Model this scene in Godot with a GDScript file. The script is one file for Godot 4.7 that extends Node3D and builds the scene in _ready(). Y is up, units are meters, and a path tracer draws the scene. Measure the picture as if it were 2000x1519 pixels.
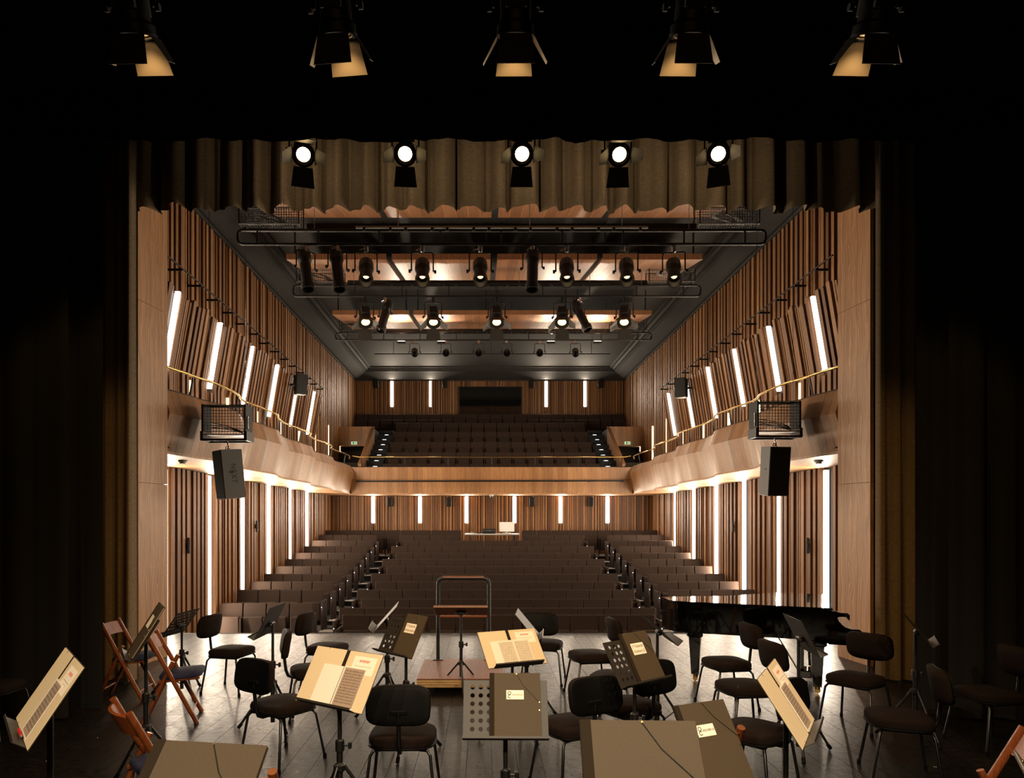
extends Node3D
# Concert hall seen from the upstage side: stage floor is y = 0, the hall lies towards -z.

class MB:
	var v := PackedVector3Array()
	var n := PackedVector3Array()
	func tri(a: Vector3, b: Vector3, c: Vector3, na: Vector3, nb: Vector3, nc: Vector3) -> void:
		if (c - a).cross(b - a).dot(na + nb + nc) < 0.0:
			v.append(a); v.append(c); v.append(b)
			n.append(na); n.append(nc); n.append(nb)
		else:
			v.append(a); v.append(b); v.append(c)
			n.append(na); n.append(nb); n.append(nc)
	func quad(a: Vector3, b: Vector3, c: Vector3, d: Vector3, hint: Vector3) -> void:
		var g := (c - a).cross(b - a)
		if g.length() < 1e-12:
			g = (d - a).cross(c - a)
		g = g.normalized()
		if g.dot(hint) < 0.0:
			g = -g
		tri(a, b, c, g, g, g)
		tri(a, c, d, g, g, g)
	func hexa(p: Array) -> MB:
		var m := Vector3.ZERO
		for q in p: m += q
		m /= 8.0
		for f in [[0, 1, 2, 3], [4, 5, 6, 7], [0, 1, 5, 4], [1, 2, 6, 5], [2, 3, 7, 6], [3, 0, 4, 7]]:
			var c: Vector3 = (p[f[0]] + p[f[1]] + p[f[2]] + p[f[3]]) / 4.0
			quad(p[f[0]], p[f[1]], p[f[2]], p[f[3]], c - m)
		return self
	func box(c: Vector3, s: Vector3, b := Basis()) -> MB:
		var h := s / 2.0
		var p := []
		for y in [-1, 1]:
			for q in [[-1, -1], [1, -1], [1, 1], [-1, 1]]:
				p.append(c + b * Vector3(q[0] * h.x, y * h.y, q[1] * h.z))
		return hexa(p)
	func bev(c: Vector3, s: Vector3, r: float, bs := Basis()) -> MB:
		# box with chamfered vertical and horizontal edges, as an 8-sided prism with tapered ends
		var h := s / 2.0
		var rings := []
		for e in [[-h.y, r], [-h.y + r, 0.0], [h.y - r, 0.0], [h.y, r]]:
			var k := []
			var x: float = h.x - e[1]
			var z: float = h.z - e[1]
			for q in [[x - r, -z], [x, -z + r], [x, z - r], [x - r, z], [-x + r, z], [-x, z - r], [-x, -z + r], [-x + r, -z]]:
				k.append(c + bs * Vector3(q[0], e[0], q[1]))
			rings.append(k)
		for i in 3:
			for j in 8:
				var a: Vector3 = rings[i][j]
				var d: Vector3 = rings[i + 1][(j + 1) % 8]
				quad(a, rings[i][(j + 1) % 8], d, rings[i + 1][j], (a + d) / 2.0 - c)
		for i in [0, 3]:
			var m := Vector3.ZERO
			for q in rings[i]: m += q / 8.0
			var g := (m - c).normalized()
			for j in 8: tri(m, rings[i][j], rings[i][(j + 1) % 8], g, g, g)
		return self
	func tube(pts: Array, r, seg := 8, closed := false) -> MB:
		var k := pts.size()
		var rings := []
		var dirs := []
		var up := Vector3.ZERO
		for i in k:
			var t: Vector3
			if closed: t = pts[(i + 1) % k] - pts[(i + k - 1) % k]
			elif i == 0: t = pts[1] - pts[0]
			elif i == k - 1: t = pts[i] - pts[i - 1]
			else: t = (pts[i + 1] - pts[i]).normalized() + (pts[i] - pts[i - 1]).normalized()
			t = t.normalized()
			if up == Vector3.ZERO:
				up = Vector3.UP if absf(t.y) < 0.9 else Vector3.RIGHT
			var s := up.cross(t).normalized()
			up = t.cross(s).normalized()
			var ring := []
			var rr: float = r[i] if r is Array else r
			for j in seg:
				var a := TAU * j / seg
				var o := s * cos(a) + up * sin(a)
				ring.append([pts[i] + o * rr, o])
			rings.append(ring)
			dirs.append(t)
		for i in (k if closed else k - 1):
			var A: Array = rings[i]
			var B: Array = rings[(i + 1) % k]
			for j in seg:
				var l := (j + 1) % seg
				tri(A[j][0], A[l][0], B[l][0], A[j][1], A[l][1], B[l][1])
				tri(A[j][0], B[l][0], B[j][0], A[j][1], B[l][1], B[j][1])
		if not closed:
			for e in [0, k - 1]:
				var g: Vector3 = -dirs[0] if e == 0 else dirs[e]
				for j in seg: tri(pts[e], rings[e][j][0], rings[e][(j + 1) % seg][0], g, g, g)
		return self
	func lathe(prof: Array, seg := 16, xf := Transform3D()) -> MB:
		# profile of [radius, y], turned about y; smooth round, flat along
		for i in prof.size() - 1:
			var a: Array = prof[i]
			var b: Array = prof[i + 1]
			var sl := Vector2(b[1] - a[1], a[0] - b[0])
			if sl.length() < 1e-9: continue
			sl = sl.normalized()
			for j in seg:
				var t0 := TAU * j / seg
				var t1 := TAU * (j + 1) / seg
				var c0 := Vector3(cos(t0), 0, sin(t0))
				var c1 := Vector3(cos(t1), 0, sin(t1))
				var n0 := (xf.basis * (c0 * sl.x + Vector3.UP * sl.y)).normalized()
				var n1 := (xf.basis * (c1 * sl.x + Vector3.UP * sl.y)).normalized()
				var p := [xf * (c0 * a[0] + Vector3.UP * a[1]), xf * (c1 * a[0] + Vector3.UP * a[1]), xf * (c1 * b[0] + Vector3.UP * b[1]), xf * (c0 * b[0] + Vector3.UP * b[1])]
				if a[0] > 1e-6: tri(p[0], p[1], p[2], n0, n1, n1)
				if b[0] > 1e-6: tri(p[0], p[2], p[3], n0, n1, n0)
		return self
	func prism(poly: PackedVector2Array, y0: float, y1: float, xf := Transform3D()) -> MB:
		# polygon in (x, z), raised from y0 to y1
		var idx := Geometry2D.triangulate_polygon(poly)
		for e in [[y0, -1.0], [y1, 1.0]]:
			var g: Vector3 = xf.basis * Vector3(0, e[1], 0)
			for i in range(0, idx.size(), 3):
				var q := []
				for j in 3: q.append(xf * Vector3(poly[idx[i + j]].x, e[0], poly[idx[i + j]].y))
				tri(q[0], q[1], q[2], g, g, g)
		var cw := 1.0 if Geometry2D.is_polygon_clockwise(poly) else -1.0
		for i in poly.size():
			var a := poly[i]
			var b := poly[(i + 1) % poly.size()]
			var o := Vector2(b.y - a.y, a.x - b.x) * -cw
			quad(xf * Vector3(a.x, y0, a.y), xf * Vector3(b.x, y0, b.y), xf * Vector3(b.x, y1, b.y), xf * Vector3(a.x, y1, a.y), xf.basis * Vector3(o.x, 0, o.y))
		return self
	func grid(p: Array, hint: Vector3) -> MB:
		# rows of points, smooth; hint is roughly the outward side
		var h := p.size()
		var w: int = p[0].size()
		var nn := []
		for i in h:
			var row := []
			for j in w:
				var g: Vector3 = (p[mini(i + 1, h - 1)][j] - p[maxi(i - 1, 0)][j]).cross(p[i][mini(j + 1, w - 1)] - p[i][maxi(j - 1, 0)])
				g = g.normalized() if g.length() > 1e-12 else hint
				row.append(g if g.dot(hint) >= 0.0 else -g)
			nn.append(row)
		for i in h - 1:
			for j in w - 1:
				tri(p[i][j], p[i][j + 1], p[i + 1][j + 1], nn[i][j], nn[i][j + 1], nn[i + 1][j + 1])
				tri(p[i][j], p[i + 1][j + 1], p[i + 1][j], nn[i][j], nn[i + 1][j + 1], nn[i + 1][j])
		return self
	func mesh() -> ArrayMesh:
		var a := []
		a.resize(Mesh.ARRAY_MAX)
		a[Mesh.ARRAY_VERTEX] = v
		a[Mesh.ARRAY_NORMAL] = n
		var m := ArrayMesh.new()
		m.add_surface_from_arrays(Mesh.PRIMITIVE_TRIANGLES, a)
		return m

var rng := RandomNumberGenerator.new()
var M := {}          # materials by name
var WD := []         # walnut tones
var boxes := {}      # shared box meshes
var used := {}
const CAM := Vector3(-0.27, 2.0, 0.0)

# ---------------------------------------------------------------- helpers
func numbered(called: String) -> String:
	used[called] = used.get(called, -1) + 1
	return called if used[called] == 0 else "%s_%03d" % [called, used[called]]

func mi(called: String, m, mat: Material, parent: Node3D = null, at := Vector3.ZERO) -> MeshInstance3D:
	var o := MeshInstance3D.new()
	o.mesh = m.mesh() if m is MB else m
	o.material_override = mat
	o.position = at
	if parent:
		o.name = called
		parent.add_child(o, true)
	else:
		o.name = numbered(called)
		add_child(o, true)
	return o

func tag(o: Node3D, label: String, category := "", group := "", kind := "") -> Node3D:
	o.set_meta("label", label)
	if category: o.set_meta("category", category)
	if group: o.set_meta("group", group)
	if kind: o.set_meta("kind", kind)
	return o

func thing(called: String, label: String, category: String, at := Vector3.ZERO, turn := 0.0, group := "") -> Node3D:
	var o := Node3D.new()
	o.name = numbered(called)
	add_child(o, true)
	o.position = at
	o.rotation.y = turn
	tag(o, label, category, group)
	return o

func copy(src: Node3D, label: String, at: Vector3, turn: float, group := "") -> Node3D:
	var o: Node3D = src.duplicate()
	o.name = numbered(String(src.name).split("_0")[0])
	add_child(o, true)
	o.position = at
	o.rotation.y = turn
	o.set_meta("label", label)
	if group: o.set_meta("group", group)
	return o

func struct(called: String, m, mat: Material, at := Vector3.ZERO, label := "") -> MeshInstance3D:
	var o := mi(called, m, mat, null, at)
	o.set_meta("kind", "structure")
	if label: o.set_meta("label", label)
	return o

func frame(called: String, label := "") -> Node3D:
	var o := Node3D.new()
	o.name = numbered(called)
	o.set_meta("kind", "structure")
	if label: o.set_meta("label", label)
	add_child(o, true)
	return o

func bmesh(s: Vector3) -> ArrayMesh:
	var k := "%.3f %.3f %.3f" % [s.x, s.y, s.z]
	if not boxes.has(k): boxes[k] = MB.new().box(Vector3.ZERO, s).mesh()
	return boxes[k]

func L(x: float, y: float, d: float) -> Vector3: return Vector3(x, y, -d)

func mat(c: Color, rough := 0.6, metal := 0.0) -> StandardMaterial3D:
	var m := StandardMaterial3D.new()
	m.albedo_color = c
	m.roughness = rough
	m.metallic = metal
	return m

func glow(c: Color, e: float) -> StandardMaterial3D:
	var m := mat(c, 0.5)
	m.emission_enabled = true
	m.emission = c
	m.emission_energy_multiplier = e
	return m

func tex(im: Image) -> ImageTexture:
	im.generate_mipmaps()
	return ImageTexture.create_from_image(im)

func noise_image(w: int, h: int, sx: float, sy: float, sd: int, lo: float, hi: float, oct := 4) -> Image:
	# tileable grey noise stretched by sx, sy, between lo and hi
	var fn := FastNoiseLite.new()
	fn.seed = sd
	fn.noise_type = FastNoiseLite.TYPE_SIMPLEX_SMOOTH
	fn.frequency = 1.0
	fn.fractal_octaves = oct
	var im := Image.create(w, h, false, Image.FORMAT_RGB8)
	for y in h:
		var b := TAU * y / h
		for x in w:
			var a := TAU * x / w
			var q: float = fn.get_noise_3d(cos(a) * sx, sin(a) * sx + 7.0 * cos(b) * sy, sin(b) * sy)
			q = clampf(0.5 + q * 0.9, 0.0, 1.0)
			var g := lerpf(lo, hi, q)
			im.set_pixel(x, y, Color(g, g, g))
	return im

func wood_image(sd: int, base: Color, dark: Color) -> Image:
	# straight walnut grain running along v
	var fn := FastNoiseLite.new()
	fn.seed = sd
	fn.frequency = 1.0
	fn.fractal_octaves = 4
	var w := 256
	var h := 256
	var im := Image.create(w, h, false, Image.FORMAT_RGB8)
	for y in h:
		var b := TAU * y / h
		for x in w:
			var a := TAU * x / w
			var wob: float = fn.get_noise_3d(cos(a) * 0.5 + 9.0, sin(a) * 0.5 + cos(b) * 0.35, sin(b) * 0.35) * 0.5
			var q: float = fn.get_noise_3d(cos(a + wob) * 5.0, sin(a + wob) * 5.0 + cos(b) * 0.25, sin(b) * 0.25)
			var f: float = fn.get_noise_3d(cos(a) * 30.0, sin(a) * 30.0 + cos(b) * 0.8, sin(b) * 0.8 + 3.0)
			var t := clampf(0.5 + q * 0.8 + f * 0.45, 0.0, 1.0)
			im.set_pixel(x, y, dark.lerp(base, t))
	return im

func wood_mat(im: Texture2D, tint: Color, rough: float, sc: Vector3, world := true) -> StandardMaterial3D:
	var m := mat(tint, rough)
	m.albedo_texture = im
	m.uv1_triplanar = true
	m.uv1_world_triplanar = world
	m.uv1_scale = sc
	return m

func tex_mat(im: Texture2D, tint: Color, rough: float, sc: float, world := false) -> StandardMaterial3D:
	return wood_mat(im, tint, rough, Vector3(sc, sc, sc), world)

func area(at: Vector3, towards: Vector3, size: Vector2, c: Color, e: float, parent: Node3D) -> void:
	var l := AreaLight3D.new()
	l.name = "strip_light"
	parent.add_child(l, true)
	l.area_size = size
	l.area_normalize_energy = true
	l.light_color = c
	l.light_energy = e
	l.shadow_enabled = true
	l.area_range = 45.0
	l.area_attenuation = 2.0
	l.look_at_from_position(at, at + towards, Vector3.UP if absf(towards.normalized().y) < 0.95 else Vector3.BACK)

func spot(at: Vector3, towards: Vector3, ang: float, blend: float, c: Color, e: float, size: float, parent: Node3D) -> void:
	var l := SpotLight3D.new()
	l.name = "beam"
	parent.add_child(l, true)
	l.light_color = c
	l.light_energy = e
	l.spot_angle = ang
	l.spot_angle_attenuation = blend
	l.spot_range = 40.0
	l.spot_attenuation = 2.0
	l.light_size = size
	l.shadow_enabled = true
	l.look_at_from_position(at, at + towards, Vector3.UP if absf(towards.normalized().y) < 0.95 else Vector3.BACK)

# ---------------------------------------------------------------- materials
func make_materials() -> void:
	var w1 := tex(wood_image(3, Color(0.97, 0.94, 0.90), Color(0.66, 0.60, 0.54)))
	M.wood_tex = w1
	var tones := [Color(0.63, 0.465, 0.31), Color(0.55, 0.395, 0.255), Color(0.70, 0.53, 0.36), Color(0.49, 0.345, 0.225), Color(0.60, 0.445, 0.30)]
	for t in tones: WD.append(wood_mat(w1, t, 0.5, Vector3(2.2, 0.55, 2.2)))
	M.wood = WD[0]
	M.veneer = wood_mat(w1, Color(0.75, 0.58, 0.42), 0.48, Vector3(1.1, 0.45, 1.1))
	M.fascia = []
	for t in [Color(0.68, 0.515, 0.36), Color(0.63, 0.475, 0.33), Color(0.72, 0.555, 0.395)]: M.fascia.append(wood_mat(w1, t, 0.42, Vector3(2.0, 0.7, 2.0)))
	M.panel = []
	for t in [Color(0.60, 0.43, 0.31), Color(0.565, 0.40, 0.285), Color(0.63, 0.455, 0.33)]: M.panel.append(wood_mat(w1, t, 0.45, Vector3(2.6, 0.9, 0.6)))
	M.inlay = mat(Color(0.80, 0.55, 0.30), 0.4)
	M.backing = mat(Color(0.13, 0.085, 0.065), 0.8)
	M.grey = tex_mat(tex(noise_image(128, 128, 2.0, 2.0, 5, 0.8, 1.0)), Color(0.19, 0.182, 0.178), 0.75, 0.5, true)
	M.plaster = mat(Color(0.62, 0.60, 0.58), 0.8)
	M.dark_wall = mat(Color(0.055, 0.05, 0.048), 0.9)
	M.concrete = mat(Color(0.09, 0.085, 0.08), 0.9)
	# stage boards: dark lacquered boards with fine lengthwise scratches
	var scr := Image.create(512, 512, false, Image.FORMAT_RGB8)
	scr.fill(Color(0.5, 0.5, 0.5))
	var r2 := RandomNumberGenerator.new()
	r2.seed = 77
	for i in 300:
		var x := r2.randi_range(0, 511)
		var g := r2.randf_range(0.3, 0.72)
		scr.fill_rect(Rect2i(x, r2.randi_range(0, 511), 1, r2.randi_range(60, 500)), Color(g, g, g))
	for i in 12:
		scr.fill_rect(Rect2i(i * 43, 0, 2, 512), Color(0.12, 0.12, 0.12))
	var bump := tex(scr)
	var wear := tex(noise_image(256, 256, 3.0, 2.0, 21, 0.26, 0.50, 5))
	var stain := tex(noise_image(256, 256, 2.0, 1.4, 33, 0.62, 1.0, 5))
	M.boards = []
	for t in [Color(0.088, 0.075, 0.065), Color(0.078, 0.066, 0.057), Color(0.098, 0.084, 0.072)]:
		var m := wood_mat(stain, t, 0.9, Vector3(0.9, 0.9, 0.9))
		m.roughness_texture = wear
		m.roughness_texture_channel = BaseMaterial3D.TEXTURE_CHANNEL_RED
		m.roughness = 1.0
		m.heightmap_enabled = true
		m.heightmap_texture = bump
		m.heightmap_scale = 0.06
		m.metallic_specular = 0.42
		M.boards.append(m)
	# cloth
	var weave := Image.create(64, 64, false, Image.FORMAT_RGB8)
	for y in 64:
		for x in 64:
			var g := 0.82 + 0.18 * (1.0 if (x / 2 + y / 2) % 2 == 0 else 0.0) * r2.randf_range(0.6, 1.0)
			weave.set_pixel(x, y, Color(g, g, g))
	var wv := tex(weave)
	M.seat = tex_mat(wv, Color(0.225, 0.172, 0.145), 0.85, 9.0)
	M.chair_cloth = tex_mat(wv, Color(0.115, 0.080, 0.063), 0.9, 12.0)
	M.chair_cloth.metallic_specular = 0.2
	M.seat.metallic_specular = 0.3
	M.blue = tex_mat(wv, Color(0.10, 0.125, 0.26), 0.85, 12.0)
	M.velvet = tex_mat(tex(noise_image(128, 128, 3.0, 3.0, 9, 0.78, 1.0)), Color(0.52, 0.44, 0.33), 0.85, 1.2, true)
	M.black_cloth = mat(Color(0.015, 0.012, 0.011), 0.95)
	M.door = mat(Color(0.20, 0.185, 0.17), 0.55)
	M.black = mat(Color(0.035, 0.033, 0.032), 0.45)
	M.black_matte = mat(Color(0.045, 0.042, 0.04), 0.7)
	M.steel = mat(Color(0.03, 0.03, 0.03), 0.3)
	M.desk = mat(Color(0.145, 0.125, 0.105), 0.55)
	M.shell = mat(Color(0.022, 0.02, 0.019), 0.6)
	M.shell.metallic_specular = 0.22
	M.chrome = mat(Color(0.75, 0.75, 0.76), 0.25, 1.0)
	M.alu = mat(Color(0.62, 0.62, 0.62), 0.35, 1.0)
	M.brass = mat(Color(0.82, 0.68, 0.42), 0.28, 1.0)
	M.lacquer = mat(Color(0.012, 0.012, 0.012), 0.06)
	M.lacquer.clearcoat_enabled = true
	M.lacquer.clearcoat = 1.0
	M.lacquer.clearcoat_roughness = 0.03
	M.speaker = mat(Color(0.36, 0.35, 0.34), 0.6)
	M.speaker_grille = mat(Color(0.03, 0.03, 0.03), 0.8)
	M.white = mat(Color(0.85, 0.84, 0.82), 0.5)
	M.light_grey = mat(Color(0.62, 0.62, 0.61), 0.5)
	M.fold_wood = wood_mat(w1, Color(0.56, 0.31, 0.16), 0.32, Vector3(4, 3, 4), false)
	M.podium = wood_mat(w1, Color(0.52, 0.34, 0.27), 0.5, Vector3(2.5, 2.5, 2.5))
	M.ply = mat(Color(0.62, 0.50, 0.33), 0.6)
	M.ply_dark = mat(Color(0.45, 0.32, 0.18), 0.6)
	M.desk_wood = wood_mat(w1, Color(0.50, 0.32, 0.17), 0.5, Vector3(3, 3, 3))
	M.rail_wood = mat(Color(0.42, 0.22, 0.10), 0.4)
	M.cover = tex_mat(tex(noise_image(128, 128, 9.0, 9.0, 12, 0.85, 1.0)), Color(0.275, 0.22, 0.14), 0.75, 6.0)
	M.cover_spine = mat(Color(0.15, 0.12, 0.085), 0.9)
	M.cover_spine.metallic_specular = 0.25
	M.card = tex_mat(tex(noise_image(128, 128, 8.0, 8.0, 14, 0.92, 1.0)), Color(0.86, 0.78, 0.64), 0.8, 5.0)
	M.paper = mat(Color(0.90, 0.86, 0.80), 0.8)
	M.label_paper = mat(Color(0.92, 0.88, 0.80), 0.7)
	M.ink = mat(Color(0.16, 0.12, 0.10), 0.8)
	M.red = mat(Color(0.80, 0.08, 0.10), 0.5)
	M.booth = mat(Color(0.01, 0.01, 0.01), 0.9)
	M.booth_glass = mat(Color(0.02, 0.02, 0.02, 0.25), 0.03)
	M.booth_glass.transparency = BaseMaterial3D.TRANSPARENCY_ALPHA
	M.step = tex_mat(tex(noise_image(64, 64, 2.0, 2.0, 8, 0.85, 1.0)), Color(0.68, 0.66, 0.63), 0.6, 1.0, true)
	M.carpet = mat(Color(0.09, 0.085, 0.085), 0.9)
	M.sign = glow(Color(0.75, 0.95, 0.78), 0.7)
	M.sign_green = mat(Color(0.02, 0.35, 0.12), 0.5)
	M.led = glow(Color(1.0, 0.955, 0.90), LED_GLOW)
	M.led_warm = glow(Color(1.0, 0.84, 0.62), LED_GLOW * 0.5)
	M.lens_hot = glow(Color(1.0, 0.84, 0.58), 12.0)
	M.lens_warm = glow(Color(1.0, 0.84, 0.62), 2.5)
	M.lens_dim = glow(Color(1.0, 0.78, 0.50), 40.0)
	M.lens_off = mat(Color(0.05, 0.045, 0.04), 0.1)
	M.step_glow = glow(Color(0.93, 0.96, 1.0), 5.0)
	M.score = []
	for k in 3:
		var im := Image.create(192, 272, false, Image.FORMAT_RGB8)
		var pc := Color(0.86, 0.80, 0.71) if k != 1 else Color(0.62, 0.54, 0.47)
		im.fill(pc)
		for s in 12:
			var y0 := 18 + s * 20
			for l in 5: im.fill_rect(Rect2i(14, y0 + l * 2, 164, 1), pc.darkened(0.3))
			for j in 34:
				var x := 18 + r2.randi_range(0, 156)
				var yy := y0 + r2.randi_range(-2, 8)
				im.fill_rect(Rect2i(x, yy, 3, 2), pc.darkened(0.55))
				if j % 2 == 0: im.fill_rect(Rect2i(x + 2, yy - 6, 1, 7), pc.darkened(0.5))
			im.fill_rect(Rect2i(14, y0 - 1, 4, 11), pc.darkened(0.5))
		var m := mat(Color.WHITE, 0.8)
		m.albedo_texture = tex(im)
		M.score.append(m)
	var note := Image.create(160, 96, false, Image.FORMAT_RGB8)
	note.fill(Color(0.93, 0.88, 0.80))
	for j in 9: note.fill_rect(Rect2i(44 + j * 8, 18 + (j % 2), 6, 14 - (j % 3) * 2), Color(0.90, 0.42, 0.36))
	for j in 30: note.fill_rect(Rect2i(20 + j * 4, 52, 3, 2), Color(0.45, 0.38, 0.33))
	for j in 14: note.fill_rect(Rect2i(48 + j * 5, 64, 3, 2), Color(0.6, 0.52, 0.45))
	M.note = mat(Color.WHITE, 0.8)
	M.note.albedo_texture = tex(note)

const LED_GLOW := 7.0
const LED_COLOR := Color(1.0, 0.92, 0.81)
const TUNGSTEN := Color(1.0, 0.90, 0.76)
const E_LOWER := 15.0
const E_UPPER := 8.5
const E_MID := 2.5
const E_BACK := 5.0
const E_FRONT := 5.0
const E_VENT := 0.2
const E_TOP := 3.0
const E_REAR := 94.0

# ---------------------------------------------------------------- scene
func _ready() -> void:
	rng.seed = 4711
	var cam := Camera3D.new()
	cam.name = "camera"
	add_child(cam)
	cam.position = CAM
	cam.near = 0.1
	cam.far = 120.0
	# level camera with a shifted lens, focal length 1376 px in a frame of 2000 x 1519
	cam.set_frustum(0.1 * 1519.0 / 1376.0, Vector2(0.1 * 55.0 / 1376.0, 0.1 * 249.0 / 1376.0), 0.1, 120.0)
	cam.current = true
	var we := WorldEnvironment.new()
	we.name = "surroundings"
	var env := Environment.new()
	env.background_mode = Environment.BG_COLOR
	env.background_color = Color(0, 0, 0)
	env.ambient_light_source = Environment.AMBIENT_SOURCE_DISABLED
	env.tonemap_mode = Environment.TONE_MAPPER_LINEAR
	env.tonemap_exposure = 1.0
	env.sdfgi_enabled = true
	env.ssao_enabled = true
	env.ssil_enabled = true
	we.environment = env
	add_child(we)
	make_materials()
	build_stage_shell()
	build_hall_shell()
	build_side_walls()
	build_galleries()
	build_balcony()
	build_seating()
	build_ceiling()
	build_trusses()
	build_stage_lights()
	build_hanging_speakers()
	build_hall_details()
	build_piano()
	build_podium()
	build_chairs()
	build_stands()
	build_litter()

# ---------------------------------------------------------------- stage shell
func build_stage_shell() -> void:
	# sub-floor with single boards on it, running towards the hall
	var fl := struct("floor", MB.new().box(L(0, -0.11, 4.0), Vector3(18.0, 0.16, 16.0)), M.concrete, Vector3.ZERO, "dark lacquered stage floor of long boards")
	var bw := 0.205
	var cols := 66
	for i in cols:
		var x := (i - cols / 2 + 0.5) * bw
		var off := [0.0, 1.3, 0.65, 1.9][i % 4] as float
		var d0 := 2.6
		var d1: float = 2.6 + 1.1 + off
		while d0 < 11.99:
			d1 = minf(d1, 12.0)
			if d1 - d0 > 0.02:
				var o := mi("board", bmesh(Vector3(bw - 0.003, 0.03, snappedf(d1 - d0 - 0.003, 0.001))), M.boards[rng.randi() % 3], fl, L(x, -0.0145 - rng.randf() * 0.0008, (d0 + d1) / 2))
				o.rotation.z = rng.randf_range(-0.0015, 0.0015)
			d0 = d1
			d1 = d0 + 3.4
	struct("floor", MB.new().box(L(0, -0.0155, -1.0), Vector3(13.5, 0.031, 7.2)), M.boards[0], Vector3.ZERO, "bare dark stage floor behind the orchestra")
	struct("wall_stage_front", MB.new().box(L(0, -0.6, 12.06), Vector3(12.2, 1.2, 0.1)), M.dark_wall, Vector3.ZERO, "black front face of the stage below its edge")
	# stage house
	struct("wall_stage_left", MB.new().box(L(-8.1, 4.5, 2.6), Vector3(0.2, 9.4, 13.6)), M.dark_wall)
	struct("wall_stage_right", MB.new().box(L(8.1, 4.5, 2.6), Vector3(0.2, 9.4, 13.6)), M.dark_wall)
	struct("wall_stage_rear", MB.new().box(L(0, 4.5, -4.1), Vector3(16.4, 9.4, 0.2)), M.dark_wall)
	struct("ceiling_stage", MB.new().box(L(0, 9.3, 2.6), Vector3(16.4, 0.2, 13.6)), M.dark_wall)
	# proscenium: two piers clad in walnut panels on the reveal, lintel above
	for s: int in [-1, 1]:
		var side: String = "left" if s < 0 else "right"
		var p := [L(s * 8.0, -1.5, 9.42), L(s * 4.93, -1.5, 9.42), L(s * 4.85, -1.5, 10.08), L(s * 8.0, -1.5, 10.08), L(s * 8.0, 9.2, 9.42), L(s * 4.93, 9.2, 9.42), L(s * 4.85, 9.2, 10.08), L(s * 8.0, 9.2, 10.08)]
		var pier := struct("wall_proscenium_" + side, MB.new().hexa(p), M.dark_wall, Vector3.ZERO, "proscenium pier clad in walnut veneer panels")
		for seg in [[0.0, 2.455], [2.46, 4.9], [4.905, 6.6]]:
			var q := []
			for y in seg:
				q += [L(s * 4.93, y, 9.40), L(s * 4.885, y, 9.40), L(s * 4.805, y, 10.10), L(s * 4.86, y, 10.10)]
			mi("veneer_panel", MB.new().hexa(q), M.veneer, pier)
	var lin := struct("trim_1", MB.new().box(L(0, 7.9, 9.75), Vector3(9.8, 2.56, 0.62)), M.dark_wall, Vector3.ZERO, "proscenium lintel with a pale lining under it")
	mi("lining", MB.new().box(L(0, 6.60, 9.75), Vector3(9.6, 0.04, 0.70)), M.plaster, lin)
	# black legs and borders
	for s: int in [-1, 1]:
		for a in [[6.9, 4.34 if s < 0 else 4.30], [7.25, 4.19], [4.6, 4.6]]:
			var c := drape(s * a[1], s * 7.6, 0.02, 8.8, a[0], 0.05, 0.42, int(a[0] * 10) + s, 2)
			tag(mi("stage_leg", c, M.black_cloth), "black masking drape on the %s, %s" % ["piano side" if s > 0 else "folding chair side", "second wing" if a[0] == 6.9 else "next to the brown curtain" if a[0] > 7 else "farthest from the hall"], "curtain", "black masking legs")
		# brown house curtain drawn to the side
		var hc := drape(s * 4.50, s * 5.9, 0.02, 8.3, 8.55, 0.07, 0.16, 60 + s, 3)
		tag(mi("house_curtain", hc, M.velvet), "brown velvet house curtain drawn aside before the pier on the %s" % ("folding chair side" if s < 0 else "piano side"), "curtain", "drawn house curtains")
	for a in [[6.0, 5.68, "lower black border drape above the orchestra"], [7.1, 5.79, "black border drape in front of the brown valance"]]:
		tag(mi("border_drape", drape(-7.7, 7.7, a[1], 8.9, a[0], 0.03, 0.5, int(a[0] * 7), 2), M.black_cloth), a[2], "curtain")
	var val := MB.new()
	val = drape(-4.86, 4.86, 5.90, 9.2, 8.95, 0.135, 0.34, 5, 6)
	tag(mi("valance", val, M.velvet), "pleated brown velvet valance across the top of the proscenium", "curtain")

func drape(x0: float, x1: float, y0: float, y1: float, d: float, amp: float, period: float, sd: int, rows: int) -> MB:
	# pleated hanging cloth with folds of uneven depth and width
	var fn := FastNoiseLite.new()
	fn.seed = sd
	fn.frequency = 0.9
	var k := int(absf(x1 - x0) / period * 14.0)
	var p := []
	for i in rows + 1:
		var t := float(i) / rows
		var row := []
		for j in k + 1:
			var x := lerpf(x0, x1, float(j) / k)
			var ph: float = x / period * TAU + fn.get_noise_2d(x * 1.3, 3.0) * 4.0
			var a: float = amp * (0.55 + 0.75 * absf(fn.get_noise_2d(x * 2.1, 40.0)) + 0.25 * sin(ph * 0.31))
			a *= lerpf(1.0, 0.65, t)
			var z := a * (sin(ph) + 0.28 * sin(2.0 * ph + 0.8) + 0.18 * sin(3.1 * ph))
			var y := lerpf(y0, y1, t)
			if i == 0: y += 0.012 * sin(ph * 0.47) + 0.02 * fn.get_noise_2d(x * 3.0, 9.0)
			row.append(L(x + 0.3 * a * cos(ph), y, d + z))
		p.append(row)
	return MB.new().grid(p, Vector3(0, 0, 1))

# ---------------------------------------------------------------- hall shell
const ROWS_H := [0.20, 0.20, 0.265, 0.356, 0.449, 0.551, 0.675, 0.81, 0.93, 1.085, 1.225, 1.38, 1.515]
func row_d(k: int) -> float: return 12.9 + 0.982 * k
func row_floor(k: int) -> float: return ROWS_H[k] - 0.88

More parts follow.
